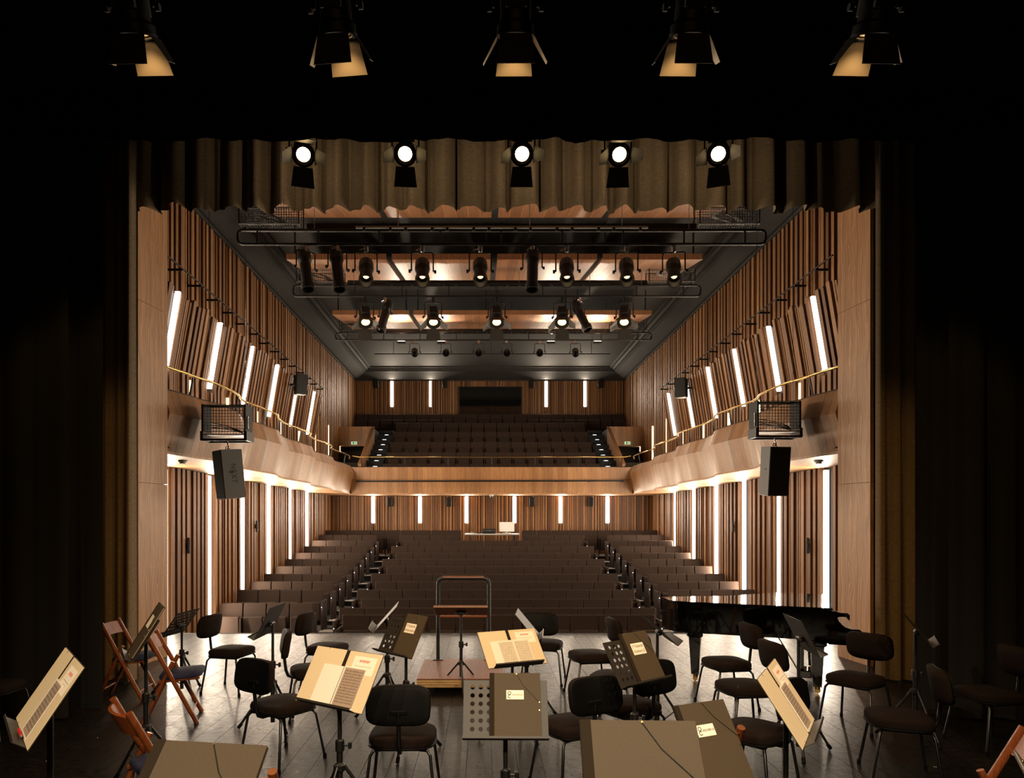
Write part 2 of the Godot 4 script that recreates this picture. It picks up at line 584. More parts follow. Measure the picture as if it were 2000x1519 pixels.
func build_hall_shell() -> void:
	# stepped auditorium floor
	var fl := frame("floor_hall", "dark stepped floor of the auditorium")
	for k in 13:
		var d0: float = row_d(k) - 0.45 if k > 0 else 12.1
		var d1: float = row_d(k) + 0.532 if k < 12 else 26.0
		var y: float = row_floor(k)
		mi("tread", MB.new().box(L(0, y - 0.5, (d0 + d1) / 2), Vector3(11.9, 1.0, d1 - d0)), M.carpet, fl)
		if k > 0:
			for s: int in [-1, 1]:
				# pale nosing at the front of each aisle step
				mi("aisle_step", MB.new().bev(L(s * 3.53, y + 0.004, d0 + 0.13), Vector3(0.70, 0.024, 0.30), 0.006), M.step, fl)
				if k % 2 == 1:
					tag(mi("step_light", MB.new().lathe([[0.0, 0.006], [0.028, 0.006], [0.034, 0.0]], 12, Transform3D(Basis(Vector3.RIGHT, PI / 2), Vector3.ZERO)), M.step_glow, null, L(s * 3.27, y - 0.055, d0 - 0.001)), "small white light in an aisle riser, %s aisle" % ("piano side" if s > 0 else "folding chair side"), "light", "aisle riser lights %s" % ("right" if s > 0 else "left"))
	struct("wall_back", MB.new().box(L(0, 1.3, 26.16), Vector3(12.2, 3.0, 0.2)), M.backing, Vector3.ZERO, "rear wall under the balcony clad in walnut slats")
	struct("wall_balcony_back", MB.new().box(L(0, 6.2, 31.0), Vector3(12.2, 4.6, 0.2)), M.backing, Vector3.ZERO, "upper rear wall behind the balcony clad in walnut slats")
	struct("ceiling", MB.new().box(L(0, 8.52, 20.5), Vector3(12.4, 0.2, 21.4)), M.grey, Vector3.ZERO, "dark grey flat hall ceiling")
	# cornice: stepped cove where walls meet the ceiling
	var prof := [[5.95, 7.93], [5.86, 7.93], [5.86, 7.99], [5.80, 7.99], [5.74, 8.02], [5.42, 8.22], [5.36, 8.24], [5.36, 8.29], [5.28, 8.29], [5.24, 8.36], [5.14, 8.36], [5.12, 8.43], [5.95, 8.43]]
	for s: int in [-1, 1]:
		var m := MB.new()
		for i in prof.size() - 1:
			var a: Array = prof[i]
			var b: Array = prof[i + 1]
			m.quad(L(s * a[0], a[1], 10.1), L(s * b[0], b[1], 10.1), L(s * b[0], b[1], 30.9), L(s * a[0], a[1], 30.9), Vector3(-s * 0.3, -1, 0))
		struct("trim_2" if s < 0 else "trim_3", m, M.grey, Vector3.ZERO, "dark grey stepped cornice along the side wall")
	var m2 := MB.new()
	for i in prof.size() - 1:
		var a: Array = prof[i]
		var b: Array = prof[i + 1]
		var da: float = 30.9 - (5.95 - a[0])
		var db: float = 30.9 - (5.95 - b[0])
		m2.quad(L(-5.95, a[1], da), L(-5.95, b[1], db), L(5.95, b[1], db), L(5.95, a[1], da), Vector3(0, -1, 0.3))
	struct("trim_4", m2, M.grey, Vector3.ZERO, "dark grey stepped cornice along the rear wall")
	slat_band("wall_back", -5.95, 5.95, 0.1, 2.76, 26.06, 91)
	slat_band("wall_balcony_back", -5.95, 5.95, 5.0, 7.95, 30.9, 92)

func back_strips() -> Array: return [-4.36, -2.63, -0.91, 0.86, 2.56, 4.30]

func slat_band(called: String, x0: float, x1: float, y0: float, y1: float, d: float, sd: int) -> void:
	# wall facing the stage: narrow slats with wide proud ones between, tight joints
	var r := RandomNumberGenerator.new()
	r.seed = sd
	var parent: Node3D = get_node(called)
	var strips := back_strips() if d < 28 else [-4.30, -2.60, 2.46, 4.16]
	var x := x0
	while x < x1 - 0.03:
		var proud := r.randf() < 0.26
		var w: float = [0.06, 0.075, 0.05, 0.09][r.randi() % 4]
		var t: float = 0.075 if proud else [0.03, 0.04, 0.05][r.randi() % 3]
		var hit := false
		for q in strips:
			if absf(x + w / 2 - q) < 0.075: hit = true
		var bb := y0
		if d > 28 and x > -1.38 and x + w < 1.40 and x + w > -1.38: # control room window
			bb = y0
			mi("slat", bmesh(Vector3(w, 6.50 - y0, t)), WD[r.randi() % 5], parent, L(x + w / 2, (y0 + 6.50) / 2, d - t / 2))
			mi("slat", bmesh(Vector3(w, y1 - 7.66, t)), WD[r.randi() % 5], parent, L(x + w / 2, (7.66 + y1) / 2, d - t / 2))
		elif hit:
			var yb: float = y1 - 0.03 - (0.98 if d < 28 else 1.12)
			mi("slat", bmesh(Vector3(w, yb - y0, t)), WD[r.randi() % 5], parent, L(x + w / 2, (y0 + yb) / 2, d - t / 2))
		else:
			mi("slat", bmesh(Vector3(w, y1 - y0, t)), WD[(r.randi() % 2) * 2 if proud else r.randi() % 5], parent, L(x + w / 2, (y0 + y1) / 2, d - t / 2))
		x += w + (0.012 if not proud else 0.03)
	# light strips recessed between the slats
	for q in strips:
		var top := y1 - 0.02
		var h := 0.98 if d < 28 else 1.12
		var o := thing("led_strip", "short white light strip on the %s slat wall" % ("lower rear" if d < 28 else "upper rear"), "light", L(q, top - h, d), 0.0, "light strips on the %s wall" % ("lower rear" if d < 28 else "upper rear"))
		mi("diffuser", MB.new().bev(Vector3(0, h / 2, 0.04), Vector3(0.125, h, 0.06), 0.02), M.led, o)
		mi("profile", MB.new().box(Vector3(0, h / 2, 0.005), Vector3(0.16, h + 0.02, 0.01)), M.alu, o)
		area(L(q, top - h / 2, d - 0.085), Vector3(0, 0, 1), Vector2(0.13, h), LED_COLOR, E_BACK, o)

# ---------------------------------------------------------------- slatted side walls
func strip_ds(s: int) -> Array:
	var a := []
	for k in 6: a.append((12.45 if s < 0 else 12.72) + 2.0 * k)
	return a

func build_side_walls() -> void:
	for s: int in [-1, 1]:
		var side: String = "left" if s < 0 else "right"
		var r := RandomNumberGenerator.new()
		r.seed = 300 + s
		var w := struct("wall_" + side, MB.new().box(L(s * 6.06, 3.4, 20.5), Vector3(0.2, 10.4, 21.2)), M.backing, Vector3.ZERO, "auditorium side wall clad in vertical walnut slats")
		var strips := strip_ds(s)
		# lower wall, floor to gallery
		var wl := frame("wall_%s_lower" % side, "lower part of the slatted side wall under the gallery")
		var d := 12.02
		while d < 25.95:
			var big := r.randf() < 0.55
			var sw: float = [0.10, 0.13, 0.115][r.randi() % 3] if big else [0.045, 0.06][r.randi() % 2]
			var t: float = [0.075, 0.085][r.randi() % 2] if big else [0.035, 0.05][r.randi() % 2]
			var hit := false
			for q in strips:
				if d + sw > q - 0.10 and d < q + 0.10: hit = true
			if not hit:
				var y0 := -0.9 if d < 18 else -0.1
				mi("slat", bmesh(Vector3(t, 2.9 - y0, sw)), WD[r.randi() % 5], wl, L(s * (5.96 - t / 2), (2.9 + y0) / 2, d + sw / 2))
			d += sw + (0.085 if big else 0.03)
		for q in strips:
			var fy: float = maxf(-0.85, row_floor(clampi(int((q - 12.9) / 0.982), 0, 12)) + 0.02)
			var top := 2.84
			var h := top - fy
			var o := thing("led_strip", "tall white light strip standing in the lower slatted side wall, %s side" % ("piano" if s > 0 else "folding chair"), "light", L(s * 5.955, fy, q), 0.0, "tall light strips under the %s gallery" % side)
			mi("diffuser", MB.new().bev(Vector3(-s * 0.05, h / 2, 0), Vector3(0.08, h, 0.05), 0.012), M.led, o)
			mi("profile", MB.new().box(Vector3(-s * 0.005, h / 2, 0), Vector3(0.01, h, 0.09)), M.alu, o)
			area(L(s * 5.855, fy + h / 2, q), Vector3(-s, 0, 0), Vector2(0.05, h), LED_COLOR, E_LOWER, o)
		# upper wall: straight slats up to the cornice
		var wu := frame("wall_%s_upper" % side, "upper part of the slatted side wall below the cornice")
		d = 11.9
		while d < 30.85:
			var big := r.randf() < 0.6
			var sw: float = [0.10, 0.13, 0.115][r.randi() % 3] if big else [0.045, 0.06][r.randi() % 2]
			var t: float = [0.07, 0.08][r.randi() % 2] if big else [0.03, 0.045][r.randi() % 2]
			var y0 := 5.55 if d < 23.4 else 2.9
			mi("slat", bmesh(Vector3(t, 7.94 - y0, sw)), WD[r.randi() % 5], wu, L(s * (5.96 - t / 2), (7.94 + y0) / 2, d + sw / 2))
			d += sw + (0.10 if big else 0.03)
		# leaning slats above the gallery, kinked at 4.65 m
		var wk := frame("wall_%s_leaning" % side, "band of slats above the gallery leaning in towards the hall")
		d = 11.9
		while d < 23.45:
			var big := r.randf() < 0.6
			var sw: float = [0.10, 0.12][r.randi() % 2] if big else [0.045, 0.06][r.randi() % 2]
			var t: float = 0.085 if big else 0.045
			var hit := false
			for q in strips:
				if d + sw > q - 0.07 and d < q + 0.07: hit = true
			if hit:
				mi("slat", bmesh(Vector3(t, 1.55, sw)), WD[r.randi() % 5], wk, L(s * (5.96 - t / 2), 3.775, d + sw / 2))
			else:
				var ty := 6.0 + r.randf_range(-0.05, 0.05)
				var e := d + sw
				var bx := 5.96
				var tx := 5.73
				var low := [L(s * bx, 3.0, d), L(s * bx, 3.0, e), L(s * (bx - t), 3.0, e), L(s * (bx - t), 3.0, d), L(s * bx, 4.65, d), L(s * bx, 4.65, e), L(s * (bx - t), 4.65, e), L(s * (bx - t), 4.65, d)]
				var hi := [low[4], low[5], low[6], low[7], L(s * tx, ty, d), L(s * tx, ty, e), L(s * (tx - t), ty, e), L(s * (tx - t), ty, d)]
				mi("slat", MB.new().hexa(low).hexa(hi), WD[r.randi() % 5], wk)
			d += sw + (0.09 if big else 0.03)
		mi("backing_board", MB.new().hexa([L(s * 5.955, 4.65, 11.9), L(s * 5.955, 4.65, 23.5), L(s * 5.97, 4.65, 23.5), L(s * 5.97, 4.65, 11.9), L(s * 5.725, 5.93, 11.9), L(s * 5.725, 5.93, 23.5), L(s * 5.74, 5.93, 23.5), L(s * 5.74, 5.93, 11.9)]), M.backing, wk)
		for q in strips:
			var a := L(s * 5.90, 4.62, q)
			var b := L(s * 5.675, 5.97, q)
			var o := thing("led_strip", "slanted white light strip among leaning slats above the %s gallery" % ("piano side" if s > 0 else "folding chair side"), "light", a, 0.0, "slanted light strips above the %s gallery" % side)
			var t := Vector3(s * 0.04, 0, 0)
			var z := Vector3(0, 0, 0.03)
			mi("diffuser", MB.new().hexa([-t - z, t - z, t + z, -t + z, b - a - t - z, b - a + t - z, b - a + t + z, b - a - t + z]), M.led, o)
			area((a + b) / 2 + Vector3(-s * 0.075, -0.01, 0), Vector3(-s, -0.17, 0), Vector2(0.05, 1.3), LED_COLOR, E_UPPER, o)
		# short warm strips between them, gallery floor to the kink; full height further back
		for k in 8:
			var q: float = strips[0] + 1.0 + 2.0 * k
			if q > 28.0: continue
			var y0 := 3.15
			var y1 := 4.6 if q < 23 else 5.3
			var o := thing("led_strip", "narrow warm light strip low behind the gallery parapet, %s side" % ("piano" if s > 0 else "folding chair"), "light", L(s * 5.945, y0, q), 0.0, "narrow warm strips behind the %s parapet" % side)
			mi("diffuser", MB.new().box(Vector3(-s * 0.045, (y1 - y0) / 2, 0), Vector3(0.07, y1 - y0, 0.03)), M.led_warm, o)
			area(L(s * 5.855, (y0 + y1) / 2, q), Vector3(-s, 0, 0), Vector2(0.03, y1 - y0), Color(1.0, 0.84, 0.64), E_MID, o)
		# black standing-off rail on brackets, high on the wall
		var rl := thing("wall_rail", "long black pipe on brackets high on the %s slatted wall" % ("piano side" if s > 0 else "folding chair side"), "rail", L(s * 5.67, 6.42, 12.0), 0.0)
		mi("pipe", MB.new().tube([Vector3(0, 0.03, 0), Vector3(0, -0.12, -11.7)], 0.016, 8), M.black, rl)
		for k in 14:
			var dd := 0.6 + 0.85 * k
			mi("bracket", MB.new().box(Vector3(s * 0.13, 0.0 - 0.0125 * dd, -dd), Vector3(0.28, 0.035, 0.03)), M.black_matte, rl)

# ---------------------------------------------------------------- galleries
const GX := [[10.12, 4.88], [10.9, 4.74], [11.6, 4.60], [12.3, 4.58], [13.1, 4.72], [14.0, 4.62], [14.7, 4.57], [15.5, 4.74], [16.0, 4.78], [17.0, 4.68], [17.8, 4.62], [18.5, 4.80], [19.0, 4.84], [20.0, 4.73], [20.7, 4.72], [21.5, 4.90], [22.0, 4.90], [23.0, 4.80], [23.9, 4.80], [24.32, 4.86]]
func gx(d: float) -> float:
	for i in GX.size() - 1:
		if d <= GX[i + 1][0]:
			var t: float = clampf((d - GX[i][0]) / (GX[i + 1][0] - GX[i][0]), 0.0, 1.0)
			return lerpf(GX[i][1], GX[i + 1][1], t * t * (3.0 - 2.0 * t))
	return GX[-1][1]
func g_top(d: float) -> float: return 3.84 - 0.0095 * (d - 10.6)
func g_bot(d: float) -> float: return 2.91 - 0.011 * (d - 10.6)

func build_galleries() -> void:
	for s: int in [-1, 1]:
		var side: String = "left" if s < 0 else "right"
		var g := frame("wall_%s_parapet" % side, "wavy walnut gallery parapet running along the side wall")
		var k := 0
		var d := 10.12
		while d < 24.28:
			var e := minf(d + 0.178, 24.32)
			var q := []
			for dd in [d, e - 0.0015]:
				q.append([L(s * gx(dd), g_top(dd), dd), L(s * (gx(dd) - 0.10), 3.49, dd), L(s * (gx(dd) + 0.05), g_bot(dd), dd)])
			var o := Vector3(s * 0.03, 0, 0)
			var m := MB.new()
			for j in 2:
				m.hexa([q[0][j], q[1][j], q[1][j] + o, q[0][j] + o, q[0][j + 1], q[1][j + 1], q[1][j + 1] + o, q[0][j + 1] + o])
			mi("plank", m, M.fascia[[0, 1, 0, 2, 1, 0, 2][(k * 5 + k / 3) % 7]], g)
			k += 1
			d = e
		var sm := MB.new()
		var fm := MB.new()
		var cap := MB.new()
		d = 10.12
		while d < 24.3:
			var e := minf(d + 0.3, 24.34)
			var a := gx(d) + 0.03
			var b := gx(e) + 0.03
			sm.hexa([L(s * a, g_bot(d), d), L(s * b, g_bot(e), e), L(s * 5.95, g_bot(e), e), L(s * 5.95, g_bot(d), d), L(s * a, g_bot(d) + 0.04, d), L(s * b, g_bot(e) + 0.04, e), L(s * 5.95, g_bot(e) + 0.04, e), L(s * 5.95, g_bot(d) + 0.04, d)])
			fm.hexa([L(s * a, 3.0, d), L(s * b, 3.0, e), L(s * 5.95, 3.0, e), L(s * 5.95, 3.0, d), L(s * a, 3.06, d), L(s * b, 3.06, e), L(s * 5.95, 3.06, e), L(s * 5.95, 3.06, d)])
			cap.hexa([L(s * (a - 0.04), g_top(d), d), L(s * (b - 0.04), g_top(e), e), L(s * (b + 0.08), g_top(e), e), L(s * (a + 0.08), g_top(d), d), L(s * (a - 0.04), g_top(d) + 0.012, d), L(s * (b - 0.04), g_top(e) + 0.012, e), L(s * (b + 0.08), g_top(e) + 0.012, e), L(s * (a + 0.08), g_top(d) + 0.012, d)])
			d = e
		mi("soffit", sm, M.veneer, g)
		mi("gallery_floor", fm, M.carpet, g)
		mi("cap", cap, M.black_matte, g)
		# brass handrail on black stanchions, following the wave
		var h := thing("handrail", "wavy brass handrail on black stanchions above the %s gallery parapet" % ("piano side" if s > 0 else "folding chair side"), "handrail", Vector3.ZERO)
		var pts := []
		d = 10.15
		while d < 24.2:
			pts.append(L(s * (gx(d) + 0.02), g_top(d) + 0.335, d))
			d += 0.25
		pts.append(L(s * 4.90, 3.98, 24.27))
		mi("rail", MB.new().tube(pts, 0.02, 8), M.brass, h)
		for dd in [10.9, 12.5, 14.1, 15.5, 17.1, 18.6, 20.0, 21.6, 23.2]:
			var b := L(s * (gx(dd) + 0.13), g_top(dd) - 0.35, dd)
			mi("stanchion", MB.new().hexa([b + Vector3(-0.02, 0, -0.04), b + Vector3(0.02, 0, -0.04), b + Vector3(0.02, 0, 0.04), b + Vector3(-0.02, 0, 0.04), L(s * (gx(dd) + 0.04), g_top(dd) + 0.31, dd + 0.02), L(s * (gx(dd) + 0.02), g_top(dd) + 0.31, dd + 0.02), L(s * (gx(dd) + 0.02), g_top(dd) + 0.31, dd - 0.01), L(s * (gx(dd) + 0.04), g_top(dd) + 0.31, dd - 0.01)]), M.black, h)

# ---------------------------------------------------------------- balcony
func bal_floor(r: int) -> float: return 3.02 + 0.5 * r
func build_balcony() -> void:
	var f := frame("wall_balcony_front", "straight walnut balcony front across the rear of the hall")
	var x := -4.86
	var k := 0
	while x < 4.85:
		var e := minf(x + 0.178, 4.86)
		var q := []
		for xx in [x, e - 0.0015]: q.append([L(xx, 3.71, 24.32), L(xx, 3.30, 24.24), L(xx, 2.77, 24.34)])
		var o := Vector3(0, 0, -0.03)
		var m := MB.new()
		for j in 2: m.hexa([q[0][j], q[1][j], q[1][j] + o, q[0][j] + o, q[0][j + 1], q[1][j + 1], q[1][j + 1] + o, q[0][j + 1] + o])
		mi("plank", m, M.fascia[[0, 1, 0, 2, 1, 0, 2][(k * 3 + k / 4) % 7]], f)
		k += 1
		x = e
	mi("cap", MB.new().box(L(0, 3.715, 24.36), Vector3(9.7, 0.014, 0.12)), M.black_matte, f)
	mi("soffit", MB.new().box(L(0, 2.79, 25.2), Vector3(11.9, 0.04, 1.75)), M.veneer, f)
	var pr := thing("balcony_pipe", "long black lighting pipe on the balcony front", "pipe", L(0, 3.2, 24.0))
	mi("pipe", MB.new().tube([Vector3(-4.62, 0, 0), Vector3(4.5, 0.02, 0)], 0.03, 8), M.black, pr)
	for i in 9: mi("bracket", MB.new().box(Vector3(-4.5 + 1.12 * i, 0.01, -0.11), Vector3(0.04, 0.05, 0.24)), M.black_matte, pr)
	var hr := thing("handrail", "straight brass handrail across the balcony front", "handrail", L(0, 4.04, 24.3))
	mi("rail", MB.new().tube([Vector3(-4.80, 0.05, 0), Vector3(-4.6, 0.01, 0), Vector3(0, 0, 0), Vector3(4.6, 0.01, 0), Vector3(4.80, 0.05, 0)], 0.02, 8), M.brass, hr)
	for i in 7: mi("stanchion", MB.new().tube([Vector3(-4.5 + 1.5 * i, -0.33, -0.1), Vector3(-4.5 + 1.5 * i, 0, 0)], 0.015, 6), M.black, hr)
	# stepped floor
	var fl := frame("floor_balcony", "dark stepped balcony floor")
	for r in 6:
		mi("tread", MB.new().box(L(0, bal_floor(r) - (0.1 if r == 0 else 0.25), 24.92 + r), Vector3(11.9, 0.2 if r == 0 else 0.5, 1.1)), M.carpet, fl)
	for s: int in [-1, 1]:
		for j in 8:
			var d := 25.25 + 0.5 * j
			var y := 3.78 + 0.245 * j
			mi("stair", MB.new().box(L(s * 4.25, y - 0.45, d + 0.1), Vector3(0.56, 0.9, 0.5)), M.carpet, fl)
			if j < 7:
				tag(mi("step_light", MB.new().lathe([[0.0, 0.012], [0.075, 0.012], [0.085, 0.0]], 14), M.step_glow, null, L(s * (4.16 + 0.02 * (j % 2)), y + 0.001, d - 0.06)), "small round white light set in the %s balcony stair" % ("piano side" if s > 0 else "folding chair side"), "light", "balcony stair lights %s" % ("right" if s > 0 else "left"))
		# stair parapet and entrance box
		var pw := frame("wall_stair_%s" % ("left" if s < 0 else "right"), "sloping walnut stair parapet beside the balcony seats")
		mi("parapet", MB.new().hexa([L(s * 4.54, 2.9, 24.5), L(s * 4.64, 2.9, 24.5), L(s * 4.64, 4.2, 27.5), L(s * 4.54, 4.2, 27.5), L(s * 4.54, 3.80, 24.5), L(s * 4.64, 3.80, 24.5), L(s * 4.64, 5.48, 27.5), L(s * 4.54, 5.48, 27.5)]), M.fascia[1], pw)
		mi("cap", MB.new().hexa([L(s * 4.52, 3.80, 24.5), L(s * 4.66, 3.80, 24.5), L(s * 4.66, 5.48, 27.5), L(s * 4.52, 5.48, 27.5), L(s * 4.52, 3.83, 24.5), L(s * 4.66, 3.83, 24.5), L(s * 4.66, 5.51, 27.5), L(s * 4.52, 5.51, 27.5)]), M.fascia[1], pw)
		var bx := frame("wall_box_%s" % ("left" if s < 0 else "right"), "walnut entrance box beside the balcony with a small exit sign")
		for i in 7:
			mi("plank", MB.new().box(L(s * (4.62 + 0.18 * i + 0.09), 5.12, 27.45), Vector3(0.178, 0.76, 0.05)), M.fascia[(i * 2) % 3], bx)
		mi("body", MB.new().box(L(s * 5.25, 5.12, 28.4), Vector3(1.24, 0.74, 1.8)), M.backing, bx)
		var sg := thing("exit_sign", "small green and white exit sign on the %s entrance box" % ("piano side" if s > 0 else "folding chair side"), "sign", L(s * 5.32, 4.86, 27.42))
		mi("plate", MB.new().box(Vector3(0, 0, 0), Vector3(0.22, 0.11, 0.012)), M.sign, sg)
		mi("pictogram", MB.new().box(Vector3(-0.03, 0, 0.008), Vector3(0.05, 0.08, 0.004)).box(Vector3(0.05, 0.0, 0.008), Vector3(0.06, 0.03, 0.004)), M.sign_green, sg)
	# control room window
	var w := frame("window_1", "dark control room window in the upper rear wall")
	mi("recess", MB.new().box(L(0.0, 7.08, 30.88), Vector3(2.76, 1.16, 0.02)), M.booth, w)
	mi("pane", MB.new().box(L(0.0, 7.08, 30.84), Vector3(2.74, 1.14, 0.008)), M.booth_glass, w)
	for y in [6.49, 7.67]: mi("frame", MB.new().box(L(0, y, 30.86), Vector3(2.82, 0.03, 0.08)), M.black_matte, w)
	for xx in [-1.39, 1.39]: mi("frame", MB.new().box(L(xx, 7.08, 30.86), Vector3(0.03, 1.2, 0.08)), M.black_matte, w)

# ---------------------------------------------------------------- seating
const ORD := ["first", "second", "third", "fourth", "fifth", "sixth", "seventh", "eighth", "ninth", "tenth", "eleventh", "twelfth", "thirteenth"]
var seat_parts := {}
func make_seat(w: float, ends: Array) -> Node3D:
	var o := Node3D.new()
	var kb := "b%.3f" % w
	if not seat_parts.has(kb):
		var tilt := Basis(Vector3.RIGHT, -0.12)
		seat_parts[kb] = MB.new().bev(Vector3(0, 0.585, -0.01), Vector3(w - 0.012, 0.59, 0.075), 0.014, tilt).mesh()
		seat_parts["s%.3f" % w] = MB.new().bev(Vector3(0.017, 0.41, 0.135), Vector3(w - 0.075, 0.42, 0.12), 0.02, Basis(Vector3.RIGHT, 0.06)).mesh()
		seat_parts["p"] = MB.new().bev(Vector3(0, 0.30, 0.08), Vector3(0.03, 0.60, 0.34), 0.008).mesh()
		seat_parts["e"] = MB.new().bev(Vector3(0, 0.33, 0.08), Vector3(0.05, 0.66, 0.46), 0.012).mesh()
		seat_parts["l"] = MB.new().lathe([[0.0, 0.003], [0.006, 0.003], [0.008, 0.0]], 8, Transform3D(Basis(Vector3.RIGHT, PI / 2), Vector3(0, 0.52, 0.312))).mesh()
	mi("backrest", seat_parts[kb], M.seat, o)
	mi("seat", seat_parts["s%.3f" % w], M.seat, o)
	if ends.is_empty(): mi("support", seat_parts["p"], M.seat, o, Vector3(-w / 2 + 0.018, 0, 0))
	for e in ends:
		var p := mi("end_panel", seat_parts["e"], M.seat, o, Vector3(e * (w / 2 + 0.028), 0, 0))
		mi("guide_light", seat_parts["l"], M.step_glow, p)
	return o

func put_seat(o: Node3D, at: Vector3, label: String, group: String) -> void:
	o.name = numbered("theatre_seat")
	add_child(o, true)
	o.position = at
	tag(o, label, "seat", group)

func build_seating() -> void:
	var base := "brown tip-up theatre seat, %s row from the stage, %s"
	for k in 12:
		var y := row_floor(k)
		var w := 0.522
		var cnt := 12 if k % 2 == 1 else 11
		for i in cnt:
			var x := (i - (cnt - 1) / 2.0) * w
			if k == 11 and absf(x) < 1.25: continue
			var ends := []
			if i == 0: ends = [-1]
			elif i == cnt - 1: ends = [1]
			put_seat(make_seat(w, ends), L(x, y, row_d(k)), base % [ORD[k], "middle block"], "%s row, middle block" % ORD[k])
	for k in range(2, 12):
		var y := row_floor(k) - (0.09 if k == 2 else 0.0)
		for s: int in [-1, 1]:
			for i in 4:
				var x := s * (5.59 - 0.49 * i)
				put_seat(make_seat(0.488, [-s] if i == 3 else []), L(x, y, row_d(k)), base % [ORD[k], "%s side wall block" % ("piano" if s > 0 else "folding chair")], "%s row, %s block" % [ORD[k], "right" if s > 0 else "left"])
			# low guide light washing the aisle steps
			var l := OmniLight3D.new()
			l.name = "aisle_light"
			add_child(l, true)
			l.position = L(s * 3.80, row_floor(k) + 0.50, row_d(k) - 0.37)
			l.light_energy = 0.014
			l.light_size = 0.012
			l.light_color = Color(0.93, 0.96, 1.0)
			l.shadow_enabled = true
			l.omni_range = 6.0
			l.omni_attenuation = 2.0
	for i in 22:
		var x := (i - 10.5) * 0.53
		if absf(x) < 0.95: continue
		put_seat(make_seat(0.53, []), L(x, row_floor(12), row_d(12)), "dark brown theatre seat in the long last row against the rear slat wall", "last row on the main floor")
	for r in 4:
		for i in 15:
			put_seat(make_seat(0.522, []), L((i - 7) * 0.522, bal_floor(r), 25.3 + r), "dark brown theatre seat in the %s balcony row from the rail" % ORD[r], "%s balcony row" % ORD[r])
	var st := MB.new()
	for r in [4, 5]:
		var cnt := 15 if r == 4 else 22
		for i in cnt:
			var p := L((i - (cnt - 1) / 2.0) * 0.525, bal_floor(r), 25.3 + r)
			st.bev(p + Vector3(0, 0.585, -0.01), Vector3(0.51, 0.59, 0.075), 0.014, Basis(Vector3.RIGHT, -0.12))
			st.bev(p + Vector3(0, 0.41, 0.135), Vector3(0.49, 0.42, 0.12), 0.02)
	tag(mi("theatre_seats", st, M.seat), "dark theatre seats of the two uppermost balcony rows", "seats", "", "stuff")

# ---------------------------------------------------------------- ceiling reflectors
func build_ceiling() -> void:
	var names := ["nearest the proscenium", "in the middle of the ceiling", "farthest from the proscenium"]
	var spec := [[11.4, 14.48, 7.48, 8.14], [15.1, 18.07, 7.50, 8.01], [19.67, 22.8, 7.63, 8.05]]
	for i in 3:
		var a: Array = spec[i]
		var p := thing("ceiling_panel", "suspended walnut acoustic panel of four leaves, %s" % names[i], "acoustic panel", L(0, a[3], (a[0] + a[1]) / 2), 0.0, "acoustic ceiling panels")
		var c := p.position
		for q in 4:
			var x0 := -4.5 + 2.26 * q
			var n := 9
			for j in n:
				var xa := x0 + 2.135 / n * j
				var xb := xa + 2.135 / n - 0.012
				var h := []
				for t in [0.0, 0.05]:
					h += [L(xa, a[2] + t, a[0]) - c, L(xb, a[2] + t, a[0]) - c, L(xb, a[3] + t, a[1]) - c, L(xa, a[3] + t, a[1]) - c]
				mi("plank", MB.new().hexa(h), M.panel[(j * 2 + q) % 3], p)
				if j < n - 1:
					var g := []
					for t in [0.004, 0.03]:
						g += [L(xb, a[2] + t, a[0]) - c, L(xb + 0.012, a[2] + t, a[0]) - c, L(xb + 0.012, a[3] + t, a[1]) - c, L(xb, a[3] + t, a[1]) - c]
					mi("inlay", MB.new().hexa(g), M.inlay, p)
			mi("edge_board", MB.new().box(L(x0 + 1.0675, a[2] + 0.063, a[0]) - c, Vector3(2.135, 0.125, 0.03)), M.panel[0], p)
			for e in [0.1, 2.03]:
				mi("hanger", MB.new().tube([L(x0 + e, a[2] + 0.1, a[0] + 0.3) - c, L(x0 + e, 8.44, a[0] + 0.3) - c], 0.02, 6), M.black_matte, p)
	var tp := thing("ceiling_pipe", "thin dark pipe hung below the rear of the ceiling", "pipe", L(0, 8.0, 26.0))
	mi("pipe", MB.new().tube([Vector3(-4.3, 0, 0), Vector3(4.4, 0, 0)], 0.02, 6), M.black_matte, tp)
	for x in [-3.6, 0.0, 3.7]: mi("hanger", MB.new().tube([Vector3(x, 0, 0), Vector3(x, 0.43, 0)], 0.01, 5), M.black_matte, tp)

